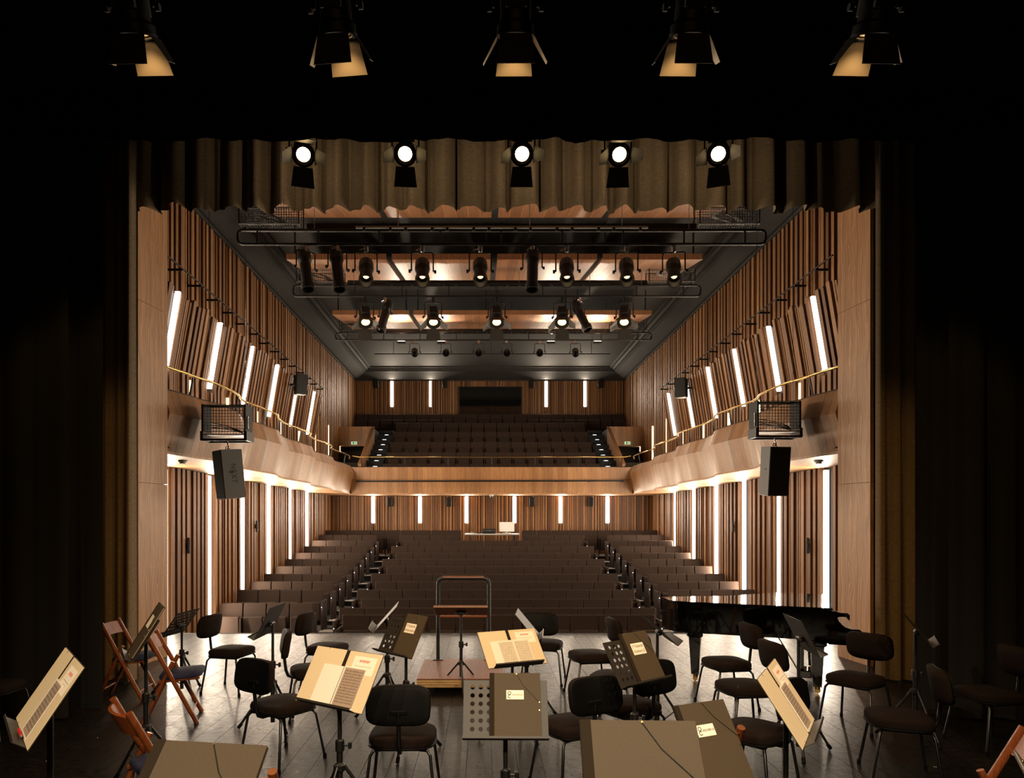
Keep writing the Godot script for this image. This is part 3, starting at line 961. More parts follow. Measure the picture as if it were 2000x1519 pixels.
# ---------------------------------------------------------------- lighting trusses
var fx := {}
func fixture_meshes() -> void:
	# optical axis along -z, pivot at the origin
	var ax := Transform3D(Basis(Vector3.RIGHT, -PI / 2), Vector3.ZERO)
	fx.fres_body = MB.new().lathe([[0.0, -0.20], [0.08, -0.20], [0.105, -0.17], [0.105, 0.08], [0.125, 0.10], [0.125, 0.15], [0.078, 0.15], [0.078, 0.125]], 18, ax).mesh()
	fx.fres_fins = MB.new().box(Vector3(0, 0.10, 0.06), Vector3(0.14, 0.06, 0.18)).box(Vector3(0, -0.105, 0.06), Vector3(0.14, 0.03, 0.16)).mesh()
	fx.fres_lens = MB.new().lathe([[0.0, 0.140], [0.04, 0.138], [0.078, 0.130]], 20, ax).mesh()
	fx.ring = MB.new().lathe([[0.095, 0.152], [0.13, 0.152], [0.13, 0.165], [0.095, 0.165], [0.095, 0.152]], 18, ax).mesh()
	fx.prof_body = MB.new().lathe([[0.0, -0.24], [0.07, -0.24], [0.10, -0.20], [0.105, -0.05], [0.085, 0.02], [0.085, 0.14], [0.10, 0.16], [0.10, 0.24], [0.088, 0.24], [0.08, 0.13], [0.04, 0.105]], 14, ax).mesh()
	fx.prof_lens = MB.new().lathe([[0.0, 0.12], [0.025, 0.118], [0.042, 0.110]], 14, ax).mesh()
	fx.long_body = MB.new().lathe([[0.0, -0.36], [0.06, -0.36], [0.095, -0.32], [0.11, -0.14], [0.085, -0.08], [0.085, 0.26], [0.105, 0.28], [0.105, 0.38], [0.09, 0.38], [0.088, 0.3]], 14, ax).mesh()
	fx.long_lens = MB.new().lathe([[0.0, 0.33], [0.05, 0.326], [0.09, 0.312]], 14, ax).mesh()
	fx.par_body = MB.new().lathe([[0.0, -0.16], [0.06, -0.16], [0.10, -0.06], [0.11, 0.12], [0.10, 0.12], [0.098, 0.06]], 14, ax).mesh()
	fx.par_lens = MB.new().lathe([[0.0, 0.07], [0.098, 0.06]], 14, ax).mesh()
	fx.knob = MB.new().lathe([[0.0, 0.03], [0.025, 0.03], [0.025, 0.0], [0.0, 0.0]], 8).mesh()
	var y := MB.new()
	y.tube([Vector3(-0.15, 0, 0), Vector3(-0.15, 0.24, 0), Vector3(-0.13, 0.26, 0), Vector3(0.13, 0.26, 0), Vector3(0.15, 0.24, 0), Vector3(0.15, 0, 0)], 0.011, 6)
	fx.yoke = y.mesh()
	fx.clamp = MB.new().bev(Vector3(0, 0.31, 0), Vector3(0.06, 0.11, 0.05), 0.012).tube([Vector3(0.03, 0.31, 0), Vector3(0.09, 0.29, 0)], 0.008, 5).mesh()
	fx.door_v = MB.new().hexa([Vector3(-0.105, 0, -0.004), Vector3(0.105, 0, -0.004), Vector3(0.105, 0, 0.0), Vector3(-0.105, 0, 0), Vector3(-0.13, 0.21, -0.004), Vector3(0.13, 0.21, -0.004), Vector3(0.13, 0.21, 0), Vector3(-0.13, 0.21, 0)]).mesh()
	fx.door_s = MB.new().hexa([Vector3(-0.09, 0, -0.004), Vector3(0.09, 0, -0.004), Vector3(0.09, 0, 0.0), Vector3(-0.09, 0, 0), Vector3(-0.03, 0.18, -0.004), Vector3(0.07, 0.18, -0.004), Vector3(0.07, 0.18, 0), Vector3(-0.03, 0.18, 0)]).mesh()

func fixture(kind: String, at: Vector3, aim: Vector3, lens: Material, label: String, group: String, doors := [], sc := 1.0) -> Node3D:
	# at: pivot between the yoke arms
	var o := thing("spotlight" if kind != "par" else "par_can", label, "spotlight", at, 0.0, group)
	o.scale = Vector3.ONE * sc
	var b := Basis.looking_at(aim.normalized(), Vector3.UP if absf(aim.normalized().y) < 0.97 else Vector3.FORWARD)
	var flat := Vector3(aim.x, 0, aim.z)
	var yb := Basis.looking_at(flat.normalized(), Vector3.UP) if flat.length() > 0.05 else Basis()
	var body := mi("body", fx[kind + "_body"], M.black, o)
	body.basis = b
	if kind == "fres":
		mi("housing_fins", fx.fres_fins, M.black_matte, body)
		mi("filter_frame", fx.ring, M.black_matte, body)
		var k := 0
		for dr in doors:
			# angle of opening of: bottom, left, top, right flap
			if dr > -900:
				var roll := Basis(Vector3.BACK, [PI, PI / 2, 0.0, -PI / 2][k])
				var open := Basis(Vector3.RIGHT, deg_to_rad(-90.0 + dr))
				var f := mi("barn_door", fx.door_v if k % 2 == 0 else fx.door_s, M.door, body)
				f.transform = Transform3D(roll * open, roll * Vector3(0, 0.125, -0.168))
			k += 1
	mi("lens", fx[kind + "_lens"], lens, body)
	mi("yoke", fx.yoke, M.black, o).basis = yb
	mi("clamp", fx.clamp, M.chrome if kind != "fres" else M.black, o).basis = yb
	for s: int in [-1, 1]:
		var kn := mi("knob", fx.knob, M.black_matte, o)
		kn.transform = Transform3D(yb * Basis(Vector3.BACK, -s * PI / 2), yb * Vector3(s * 0.16, 0, 0))
	return o

func build_trusses() -> void:
	fixture_meshes()
	var spec := [[12.6, 7.12, 6.87, -4.67, 4.77, "nearest the proscenium"], [16.4, 7.375, 7.125, -4.70, 4.77, "halfway down the hall"], [21.2, 7.52, 7.31, -4.72, 4.77, "nearest the balcony"]]
	for i in 3:
		var a: Array = spec[i]
		var t := thing("lighting_truss", "black ladder truss hung below the ceiling, %s" % a[5], "truss", L(0, a[2], a[0]), 0.0, "lighting trusses")
		var h: float = a[1] - a[2]
		var x0: float = a[3]
		var x1: float = a[4]
		mi("chord", MB.new().tube([Vector3(x0 + 0.08, 0, 0), Vector3(x0 + 0.02, 0.02, 0), Vector3(x0, 0.08, 0), Vector3(x0, h - 0.08, 0), Vector3(x0 + 0.02, h - 0.02, 0), Vector3(x0 + 0.08, h, 0), Vector3(x1 - 0.08, h, 0), Vector3(x1 - 0.02, h - 0.02, 0), Vector3(x1, h - 0.08, 0), Vector3(x1, 0.08, 0), Vector3(x1 - 0.02, 0.02, 0), Vector3(x1 - 0.08, 0, 0)], 0.026, 8, true), M.black, t)
		for j in 9: mi("rung", MB.new().tube([Vector3(x0 + 0.35 + j * 1.09, 0, 0), Vector3(x0 + 0.35 + j * 1.09, h, 0)], 0.018, 6), M.black, t)
		mi("cable_tray", MB.new().box(Vector3(0.05, h + 0.09, -0.12), Vector3(7.0, 0.10, 0.14)), M.black_matte, t)
		mi("raceway", MB.new().box(Vector3(0.05, h + 0.025, 0.06), Vector3(5.2, 0.035, 0.05)), M.light_grey if i == 0 else M.black, t)
		for j in 14: mi("socket", MB.new().bev(Vector3(-2.4 + j * 0.37 + 0.1 * (j % 2), h - 0.02, 0.08), Vector3(0.05, 0.07, 0.05), 0.01), M.black_matte, t)
		for x in [-3.3, -1.8, 0.55, 2.2, 3.4]: mi("wire", MB.new().tube([Vector3(x, h, 0), Vector3(x, 8.42 - a[2], 0)], 0.006, 4), M.alu, t)
		# cable basket at each end
		for s: int in [-1, 1]:
			var w := 1.05
			var bx := thing("cable_basket", "wire mesh cable basket, %s end of the truss %s" % ["piano" if s > 0 else "folding chair", a[5]], "basket", L(s * 4.05, a[1] + 0.03, a[0] - 0.05))
			basket(bx, w, [0.42, 0.29, 0.27][i], 0.34)
			var pts := []
			for q in 34:
				var u := float(q) / 33
				pts.append(Vector3(0.34 * cos(u * TAU * 3.0) * (0.6 + 0.4 * u), 0.03 + 0.2 * absf(sin(u * TAU * 1.5)), 0.12 * sin(u * TAU * 3.0)))
			var cb := MB.new().tube(pts, 0.009, 5)
			tag(mi("cable", cb, M.black_matte if s < 0 else M.light_grey, null, bx.position), "coiled cable in the basket, %s end of the truss %s" % ["piano" if s > 0 else "folding chair", a[5]], "cable")
	# first truss: profile spots
	var g1 := "profile spots on the first truss"
	for a in [[597, "long"], [659, "long"], [715, "prof"], [825, "prof"], [938, "prof"], [1040, "long"], [1107, "prof"], [1224, "prof"], [1316, "prof"]]:
		var x: float = (a[0] - 945.0) * 12.6 / 1376.0 - 0.27
		var lng: bool = a[1] == "long"
		var aim := Vector3(-x * 0.05, -0.95, 0.75 if not lng else 0.25)
		var o := fixture(a[1], L(x, 6.855 - 0.365 * (1.15 if lng else 1.3), 12.6), aim, M.lens_off if lng else M.lens_warm, "%s on the truss nearest the proscenium" % ("long dark profile spot hanging nearly upright" if lng else "short profile spot with a glowing lens"), g1 + (", long" if lng else ", short"), [], 1.3 if not lng else 1.15)
		if not lng: spot(o.position + aim.normalized() * 0.36, aim, 16.0, 0.4, TUNGSTEN, 0.5, 0.05, o)
	# second truss: fresnels with doors and two profiles
	var y2 := 7.11 - 0.365 * 1.3
	for a in [[713, 1], [752, 0], [846, 1], [970, 1], [1098, 1], [1134, 0], [1220, 1]]:
		var x: float = (a[0] - 945.0) * 16.4 / 1376.0 - 0.27
		if a[1] == 1:
			var aim := Vector3(-x * 0.06, -0.8, 0.62)
			var o := fixture("fres", L(x, y2, 16.4), aim, M.lens_warm, "fresnel with barn doors and a glowing lens on the middle truss", "fresnels on the middle truss", [35, 40, 25, 40], 1.3)
			spot(o.position + aim.normalized() * 0.22, aim, 24.0, 0.6, TUNGSTEN, 0.6, 0.08, o)
		else:
			fixture("long", L(x, 7.11 - 0.365 * 1.15, 16.4), Vector3(0.35 if a[0] > 1000 else -0.2, -0.9, 0.3), M.lens_off, "dark profile spot tilted sideways on the middle truss", "dark profiles on the middle truss", [], 1.15)
	# third truss: dark cans
	for px in [810, 871, 935, 990, 1054, 1124]:
		var x: float = (px - 945.0) * 21.2 / 1376.0 - 0.27
		fixture("par" if px != 810 and px != 1124 else "prof", L(x, 7.31 - 0.37, 21.2), Vector3(-x * 0.04, -0.42, 0.9), M.lens_off, "%s on the truss nearest the balcony" % ("unlit par can facing the stage" if px != 810 and px != 1124 else "unlit profile spot facing the stage"), "unlit lamps on the third truss" + (", cans" if px != 810 and px != 1124 else ", profiles"))
	# uplighters on the third truss washing the last reflector
	for x in [-2.75, -1.55, 1.75, 3.15]:
		var o := thing("uplighter", "small floodlight on the truss nearest the balcony, aimed up at the last walnut panel", "floodlight", L(x, 7.23, 21.2), 0.0, "uplighters on the third truss")
		mi("body", MB.new().bev(Vector3(0, 0.0, 0), Vector3(0.26, 0.06, 0.12), 0.012), M.black_matte, o)
		mi("lens", MB.new().box(Vector3(0, 0.033, 0), Vector3(0.22, 0.008, 0.08)), M.led, o)
		mi("bracket", MB.new().box(Vector3(0.1, 0.05, 0), Vector3(0.03, 0.08, 0.03)), M.black, o)
		spot(L(x, 7.285, 21.12), Vector3(0, 0.75, 0.75), 58.0, 0.8, LED_COLOR, 5.0, 0.06, o)

func basket(o: Node3D, w: float, h: float, dp: float) -> void:
	# open wire basket standing on its base, with solid end cheeks
	var fr := MB.new()
	for z in [-dp / 2, dp / 2]:
		for y in [0.0, h]:
			fr.tube([Vector3(-w / 2, y, z), Vector3(w / 2, y, z)], 0.012, 5)
		for x in [-w / 2, w / 2]: fr.tube([Vector3(x, 0, z), Vector3(x, h, z)], 0.012, 5)
	for x in [-w / 2, w / 2]:
		for y in [0.0, h]: fr.tube([Vector3(x, y, -dp / 2), Vector3(x, y, dp / 2)], 0.012, 5)
	mi("frame", fr, M.black, o)
	var ms := MB.new()
	for z in [-dp / 2, dp / 2]:
		for i in int(w / 0.045): ms.box(Vector3(-w / 2 + 0.045 * (i + 0.5), h / 2, z), Vector3(0.006, h, 0.006))
		for i in int(h / 0.045): ms.box(Vector3(0, 0.045 * (i + 0.5), z), Vector3(w, 0.006, 0.006))
	for i in int(w / 0.045): ms.box(Vector3(-w / 2 + 0.045 * (i + 0.5), 0, 0), Vector3(0.006, 0.006, dp))
	mi("wire_mesh", ms, M.black, o).set_meta("kind", "stuff")

# ---------------------------------------------------------------- stage lights
func build_stage_lights() -> void:
	for a in [[8.0, 6.5, "behind the black border"], [4.75, 6.05, "above the orchestra"]]:
		var p := thing("lighting_bar", "black lighting bar %s" % a[2], "bar", L(0, a[1], a[0]))
		mi("pipe", MB.new().tube([Vector3(-5.5, 0, 0), Vector3(5.5, 0, 0)], 0.025, 8), M.black, p)
		for x in [-5.0, -2.5, 0.0, 2.5, 5.0]: mi("wire", MB.new().tube([Vector3(x, 0, 0), Vector3(x, 9.195 - a[1], 0)], 0.005, 4), M.alu, p)
	var i := 0
	for px in [585, 789, 1020, 1212, 1412]:
		var x: float = (px - 945.0) * 7.85 / 1376.0 - 0.27
		var aim: Vector3 = [Vector3(0.30, -0.80, 1.0), Vector3(0.08, -0.72, 1.0), Vector3(0.0, -0.72, 1.0), Vector3(-0.05, -0.78, 1.0), Vector3(-0.35, -0.72, 1.0)][i]
		var o := fixture("fres", L(x, 6.14, 8.0), aim, M.lens_hot, "lit fresnel with open barn doors shining from the valance towards the orchestra", "fresnels before the valance", [80, 38, 75 if i in [1, 2, 4] else 22, 38])
		spot(o.position + aim.normalized() * 0.19, aim, 30.0, 0.7, TUNGSTEN, E_FRONT, 0.08, o)
		# light leaking from the cooling vents at the back of the housing
		mi("rear_vent", MB.new().box(Vector3(0, 0.03, 0.204), Vector3(0.09, 0.012, 0.006)).box(Vector3(0, 0.0, 0.204), Vector3(0.10, 0.012, 0.006)).box(Vector3(0, -0.03, 0.204), Vector3(0.09, 0.012, 0.006)), M.lens_warm, o.get_node("body"))
		spot(o.position - aim.normalized() * 0.23, Vector3(0.0, 0.15, -1.0), 86.0, 0.5, TUNGSTEN, E_VENT, 0.03, o)
		i += 1
	i = 0
	for px in [258, 655, 1007, 1350, 1712]:
		var x: float = (px - 945.0) * 4.75 / 1376.0 - 0.27
		var aim := Vector3(-x * 0.05, -1.0, -0.42)
		var o := fixture("fres", L(x, 5.43, 4.75), aim, M.lens_dim, "fresnel pointing down with a lit amber barn door above the orchestra", "fresnels above the orchestra", [26, 32, 20, 32])
		o.rotation.y = [0.28, 0.03, 0.0, -0.12, -0.25][i]
		spot(o.position + o.basis * (aim.normalized() * 0.133), o.basis * aim, 52.0, 0.3, Color(1.0, 0.78, 0.48), E_TOP, 0.03, o)
		i += 1
	# a third bar behind and above the camera lights the faces of the music desks
	var rb := thing("lighting_bar", "black lighting bar over the rear of the stage", "bar", L(0, 5.9, -1.6))
	mi("pipe", MB.new().tube([Vector3(-5.5, 0, 0), Vector3(5.5, 0, 0)], 0.025, 8), M.black, rb)
	for x in [-2.4, -1.2, 0.0, 1.2, 2.4]:
		var aim := Vector3(-x * 0.05, -0.78, -0.95)
		var o := fixture("fres", L(x, 5.54, -1.6), aim, M.lens_dim, "fresnel on the bar over the rear of the stage", "fresnels over the rear of the stage", [40, 60, 40, 60])
		spot(o.position + aim.normalized() * 0.16, aim, 27.0, 0.7, TUNGSTEN, E_REAR / 5.0, 0.07, o)

# ---------------------------------------------------------------- speakers
func build_hanging_speakers() -> void:
	for s: int in [-1, 1]:
		var side: String = "folding chair side" if s < 0 else "piano side"
		var x := -4.20 if s < 0 else 4.19
		var c := thing("cable_basket", "black wire cable basket hung above the loudspeaker on the %s" % side, "basket", L(x, 3.16 + (0.05 if s > 0 else 0.0), 10.8))
		var w := 0.66
		for z in [-0.15, 0.15]:
			mi("base_bar", MB.new().box(Vector3(0, 0.0, z), Vector3(w + 0.02, 0.035, 0.03)), M.black, c)
		for q: int in [-1, 1]:
			mi("upright", MB.new().box(Vector3(q * w / 2, 0.06, 0), Vector3(0.045, 0.14, 0.34)), M.black, c)
			mi("cheek", MB.new().bev(Vector3(q * (w / 2 - 0.01), 0.33, 0), Vector3(0.03, 0.42, 0.34), 0.01), M.black_matte, c)
		mi("tray", MB.new().box(Vector3(0, 0.08, 0), Vector3(w - 0.06, 0.02, 0.30)), M.alu, c)
		var ms := MB.new()
		for z in [-0.17, 0.17]:
			for k in 15: ms.box(Vector3(-w / 2 + 0.045 * k, 0.33, z), Vector3(0.005, 0.42, 0.005))
			for k in 10: ms.box(Vector3(0, 0.12 + 0.046 * k, z), Vector3(w, 0.005, 0.005))
		mi("wire_mesh", ms, M.black, c).set_meta("kind", "stuff")
		mi("top_bar", MB.new().tube([Vector3(-w / 2, 0.54, -0.1), Vector3(w / 2, 0.54, -0.1)], 0.016, 6).tube([Vector3(-w / 2, 0.52, 0.12), Vector3(w / 2, 0.52, 0.12)], 0.014, 6), M.black, c)
		for q in [-0.28, 0.28]: mi("wire", MB.new().tube([Vector3(q, 0.54, 0), Vector3(q, 5.2, 0)], 0.004, 4), M.black, c)
		mi("hook", MB.new().tube([Vector3(0, 0.0, 0), Vector3(0.0, -0.05, 0), Vector3(0.02, -0.09, 0.0), Vector3(0.0, -0.13, 0)], 0.01, 6), M.chrome, c)
		mi("turnbuckle", MB.new().tube([Vector3(-s * (w / 2 + 0.02), 0.16, 0.12), Vector3(-s * (w / 2 + 0.02), 0.36, 0.12)], 0.012, 6), M.chrome, c)
		var pts := []
		for q in 40:
			var u := float(q) / 39
			pts.append(Vector3(0.24 * cos(u * TAU * 2.5), 0.105 + 0.17 * absf(sin(u * TAU * 1.25)) * (0.5 + 0.5 * u), 0.1 * sin(u * TAU * 2.5)))
		var cb := MB.new().tube(pts, 0.007, 5)
		tag(mi("cable", cb, M.black, null, c.position), "black cable looped inside the hanging basket on the %s" % side, "cable")
		# loudspeaker, turned to the audience and tipped down
		var sp := thing("loudspeaker", "dark grey loudspeaker hung below the wire basket on the %s" % side, "loudspeaker", c.position + Vector3(0.0, -0.14, 0))
		var tip := Basis(Vector3.UP, (-0.84 if s < 0 else 0.14)) * Basis(Vector3.RIGHT, 0.10) * Basis.from_scale(Vector3(0.84, 1.0, 0.84))
		var poly := PackedVector2Array([Vector2(-0.15, -0.20), Vector2(0.15, -0.20), Vector2(0.20, 0.20), Vector2(-0.20, 0.20)])
		var bd := mi("cabinet", MB.new().prism(poly, -0.74, 0.0), M.speaker, sp)
		bd.basis = tip
		mi("grille", MB.new().box(Vector3(0, -0.37, 0.206), Vector3(0.385, 0.72, 0.012)), M.speaker_grille, bd)
		mi("rear_panel", MB.new().box(Vector3(0, -0.37, -0.204), Vector3(0.26, 0.70, 0.008)), M.black, bd)
		mi("base_plate", MB.new().prism(poly, -0.748, -0.741), M.light_grey, bd)
		for q: int in [-1, 1]:
			var hd := mi("handle_recess", MB.new().bev(Vector3(q * 0.177, -0.34, 0.03), Vector3(0.012, 0.03, 0.10), 0.004, Basis(Vector3.UP, q * 0.124)), M.black, bd)
			hd.set_meta("label", "black handle recess")
		if s < 0:
			var tm := text("NEXT", 0.13, M.black)
			bd.add_child(tm, true)
			tm.name = "lettering"
			tm.transform = Transform3D(Basis(Vector3.UP, PI / 2 + 0.124) * Basis(Vector3.BACK, -PI / 2), Vector3(0.1745, -0.36, -0.005) + Vector3(0.992, 0, -0.124) * 0.002)
		mi("shackle", MB.new().tube([Vector3(-0.03, 0, 0), Vector3(-0.02, 0.05, 0), Vector3(0.02, 0.05, 0), Vector3(0.03, 0, 0)], 0.008, 6), M.chrome, sp)
		# small wall loudspeaker on the gallery wall
		var ws := thing("wall_loudspeaker", "small dark loudspeaker bracketed high on the slatted wall, %s" % side, "loudspeaker", L(s * 5.42, 5.42, 19.8 if s < 0 else 20.3))
		var wb := mi("cabinet", MB.new().bev(Vector3(0, 0.28, 0), Vector3(0.30, 0.56, 0.30), 0.02), M.black_matte, ws)
		wb.rotation.y = s * -0.6
		mi("grille", MB.new().box(Vector3(0, 0.28, 0.154), Vector3(0.27, 0.52, 0.01)), M.speaker_grille, wb)
		mi("bracket", MB.new().box(Vector3(s * 0.27, 0.28, 0), Vector3(0.5, 0.06, 0.08)), M.black, ws)

func text(t: String, size: float, m: Material) -> MeshInstance3D:
	var tm := TextMesh.new()
	var f := SystemFont.new()
	f.font_names = PackedStringArray(["Droid Sans"])
	tm.font = f
	tm.text = t
	tm.font_size = 32
	tm.pixel_size = size / 32.0
	tm.depth = 0.0015
	tm.curve_step = 2.0
	var o := MeshInstance3D.new()
	o.mesh = tm
	o.material_override = m
	return o

# ---------------------------------------------------------------- details of the hall
func build_hall_details() -> void:
	for a in [[-3.73, 2.54, 25.9], [-1.55, 2.54, 25.9], [1.49, 2.54, 25.9], [3.66, 2.54, 25.9], [-4.95, 7.78, 30.75], [-1.99, 7.78, 30.75], [1.83, 7.78, 30.75], [4.79, 7.78, 30.75]]:
		var low: bool = a[1] < 4
		var o := thing("surround_loudspeaker", "small black surround loudspeaker on the %s rear slat wall" % ("lower" if low else "upper"), "loudspeaker", L(a[0], a[1], a[2]), 0.0, "surround loudspeakers, %s rear wall" % ("lower" if low else "upper"))
		mi("cabinet", MB.new().bev(Vector3.ZERO, Vector3(0.19, 0.34, 0.16), 0.015), M.black, o)
		mi("grille", MB.new().box(Vector3(0, 0, 0.083), Vector3(0.16, 0.30, 0.008)), M.speaker_grille, o)
	var dc := thing("dome_camera", "small white dome camera under the balcony soffit", "camera", L(0.0, 2.71, 24.6))
	mi("mount", MB.new().lathe([[0.0, 0.06], [0.07, 0.06], [0.07, 0.03], [0.055, 0.0], [0.0, 0.0]], 14), M.white, dc)
	mi("dome", MB.new().lathe([[0.05, 0.0], [0.045, -0.03], [0.025, -0.055], [0.0, -0.06]], 14), M.black, dc)
	for s: int in [-1, 1]:
		var sd := thing("smoke_detector", "small round detector under the gallery soffit, %s" % ("piano side" if s > 0 else "folding chair side"), "detector", L(s * 5.1, 2.86 if s < 0 else 2.86, 11.3))
		mi("base", MB.new().lathe([[0.0, 0.04], [0.07, 0.04], [0.07, 0.015], [0.0, 0.015]], 14), M.light_grey, sd)
		mi("sensor", MB.new().lathe([[0.05, 0.015], [0.045, -0.015], [0.0, -0.02]], 14), M.light_grey, sd)
		for a in [[13.3, 1.30, 0.30], [17.3, 1.62, 0.28]]:
			var h := thing("door_handle", "black pull handle on the slat-clad door %s, %s" % ["close to the stage" if a[0] < 15 else "halfway down the hall", "piano side" if s > 0 else "folding chair side"], "handle", L(s * 5.84, a[1], a[0]))
			mi("grip", MB.new().bev(Vector3(0, a[2] / 2, 0), Vector3(0.05, a[2], 0.05), 0.01), M.black, h)
			mi("plate", MB.new().box(Vector3(s * 0.05, a[2] / 2, 0), Vector3(0.06, 0.10, 0.02)), M.black_matte, h)
	# sound desk between the last rows
	var fy := row_floor(11)
	var t := thing("folding_table", "grey topped table for the sound desk between the last rows", "table", L(0.0, fy, 23.55))
	mi("top", MB.new().bev(Vector3(0, 0.91, 0), Vector3(1.82, 0.045, 0.6), 0.01), M.light_grey, t)
	for s: int in [-1, 1]:
		mi("leg", MB.new().tube([Vector3(s * 0.72, 0.89, 0.2), Vector3(s * 0.5, 0.0, 0.22)], 0.018, 6), M.black, t)
		mi("leg", MB.new().tube([Vector3(s * 0.72, 0.89, -0.2), Vector3(s * 0.5, 0.0, -0.22)], 0.018, 6), M.black, t)
	var ty := fy + 0.934
	var mx := thing("sound_mixer", "black sound mixer on the grey table", "mixer", L(-0.10, ty, 23.55))
	mi("case", MB.new().hexa([Vector3(-0.21, 0, 0.2), Vector3(0.21, 0, 0.2), Vector3(0.21, 0, -0.2), Vector3(-0.21, 0, -0.2), Vector3(-0.21, 0.16, 0.2), Vector3(0.21, 0.16, 0.2), Vector3(0.21, 0.06, -0.2), Vector3(-0.21, 0.06, -0.2)]), M.black, mx)
	for k in 6: mi("connector", MB.new().bev(Vector3(-0.16 + 0.064 * k, 0.10, 0.203), Vector3(0.03, 0.03, 0.012), 0.004), M.alu, mx)
	var mo := thing("computer_monitor", "white backed computer monitor on the grey table", "monitor", L(0.50, ty, 23.6))
	mi("housing", MB.new().bev(Vector3(0, 0.22, 0), Vector3(0.50, 0.32, 0.035), 0.01), M.white, mo)
	mi("stand", MB.new().box(Vector3(0, 0.05, -0.03), Vector3(0.08, 0.10, 0.02)), M.light_grey, mo)
	mi("foot", MB.new().bev(Vector3(0, 0.008, -0.02), Vector3(0.26, 0.014, 0.16), 0.005), M.white, mo)
	tag(mi("cable", MB.new().tube([Vector3(-0.75, 0.01, 0.1), Vector3(-0.6, 0.03, 0.16), Vector3(-0.45, 0.012, 0.2), Vector3(-0.35, 0.02, 0.18)], 0.014, 5), M.black, null, L(0, ty, 23.55)), "black cable lying beside the mixer on the grey table", "cable")

# ---------------------------------------------------------------- piano
func build_piano() -> void:
	var o := thing("grand_piano", "black polished grand piano with closed lid on the stage edge", "piano", L(3.80, 0, 7.70), 2.747)
	var plan := PackedVector2Array([Vector2(0.24, 0), Vector2(1.75, 0), Vector2(1.90, 0.03), Vector2(2.0, 0.10), Vector2(2.05, 0.22), Vector2(2.135, 0.36), Vector2(1.97, 0.48), Vector2(1.82, 0.58), Vector2(1.6, 0.69), Vector2(1.4, 0.83), Vector2(1.22, 1.0), Vector2(1.06, 1.2), Vector2(0.92, 1.36), Vector2(0.75, 1.45), Vector2(0.55, 1.48), Vector2(0.24, 1.48)])
	mi("rim", MB.new().prism(plan, 0.62, 0.955), M.lacquer, o)
	var lid := PackedVector2Array()
	for p in plan: lid.append(Vector2(0.95, 0.6) + (p - Vector2(0.95, 0.6)) * Vector2(1.012, 1.015))
	var ld := mi("lid", MB.new().prism(lid, 0.962, 0.988), M.lacquer, o)
	mi("lid_joint", MB.new().box(Vector3(0.78, 0.9885, 0.72), Vector3(0.006, 0.002, 1.42)), M.brass, ld)
	mi("keybed", MB.new().box(Vector3(0.13, 0.62, 0.74), Vector3(0.32, 0.07, 1.36)), M.lacquer, o)
	mi("key_slip", MB.new().box(Vector3(-0.01, 0.66, 0.74), Vector3(0.03, 0.09, 1.36)), M.lacquer, o)
	mi("fallboard", MB.new().bev(Vector3(0.11, 0.725, 0.74), Vector3(0.24, 0.03, 1.34), 0.008).box(Vector3(0.225, 0.82, 0.74), Vector3(0.03, 0.22, 1.34)), M.lacquer, o)
	var arm := PackedVector2Array([Vector2(-0.05, 0.585), Vector2(-0.06, 0.74), Vector2(-0.03, 0.765), Vector2(0.05, 0.765), Vector2(0.11, 0.785), Vector2(0.16, 0.83), Vector2(0.19, 0.89), Vector2(0.205, 0.955), Vector2(0.27, 0.955), Vector2(0.27, 0.585)])
	for v in [0.0, 1.42]:
		mi("cheek", MB.new().prism(arm, v, v + 0.06, Transform3D(Basis(Vector3(1, 0, 0), Vector3(0, 0, 1), Vector3(0, 1, 0)), Vector3.ZERO)), M.lacquer, o)
	for p in [[0.38, 0.13], [0.38, 1.34], [1.72, 0.26]]:
		var lg := MB.new()
		var c := Vector3(p[0], 0, p[1])
		var t := []
		for a in [[0.085, 0.045], [0.62, 0.075]]:
			for q in [[-1, -1], [1, -1], [1, 1], [-1, 1]]: t.append(c + Vector3(q[0] * a[1], a[0], q[1] * a[1]))
		lg.hexa(t)
		lg.bev(c + Vector3(0, 0.58, 0), Vector3(0.19, 0.08, 0.19), 0.015)
		var lo := mi("leg", lg, M.lacquer, o)
		mi("caster", MB.new().lathe([[0.0, 0.09], [0.035, 0.09], [0.03, 0.05], [0.012, 0.05], [0.012, 0.04]], 10, Transform3D(Basis(), c)).lathe([[0.0, -0.015], [0.03, -0.015], [0.034, 0.0], [0.03, 0.015], [0.0, 0.015]], 12, Transform3D(Basis(Vector3.RIGHT, PI / 2), c + Vector3(0, 0.034, 0))), M.brass, lo)
	var ly := mi("lyre", MB.new().box(Vector3(0.52, 0.36, 0.68), Vector3(0.04, 0.5, 0.05)).box(Vector3(0.52, 0.36, 0.80), Vector3(0.04, 0.5, 0.05)).bev(Vector3(0.50, 0.11, 0.74), Vector3(0.16, 0.09, 0.30), 0.01), M.lacquer, o)
	for k in 3: mi("pedal", MB.new().bev(Vector3(0.37, 0.09, 0.67 + 0.07 * k), Vector3(0.14, 0.012, 0.03), 0.004), M.brass, ly)
	mi("lyre_brace", MB.new().tube([Vector3(0.56, 0.12, 0.74), Vector3(0.85, 0.63, 0.74)], 0.01, 6), M.brass, o)

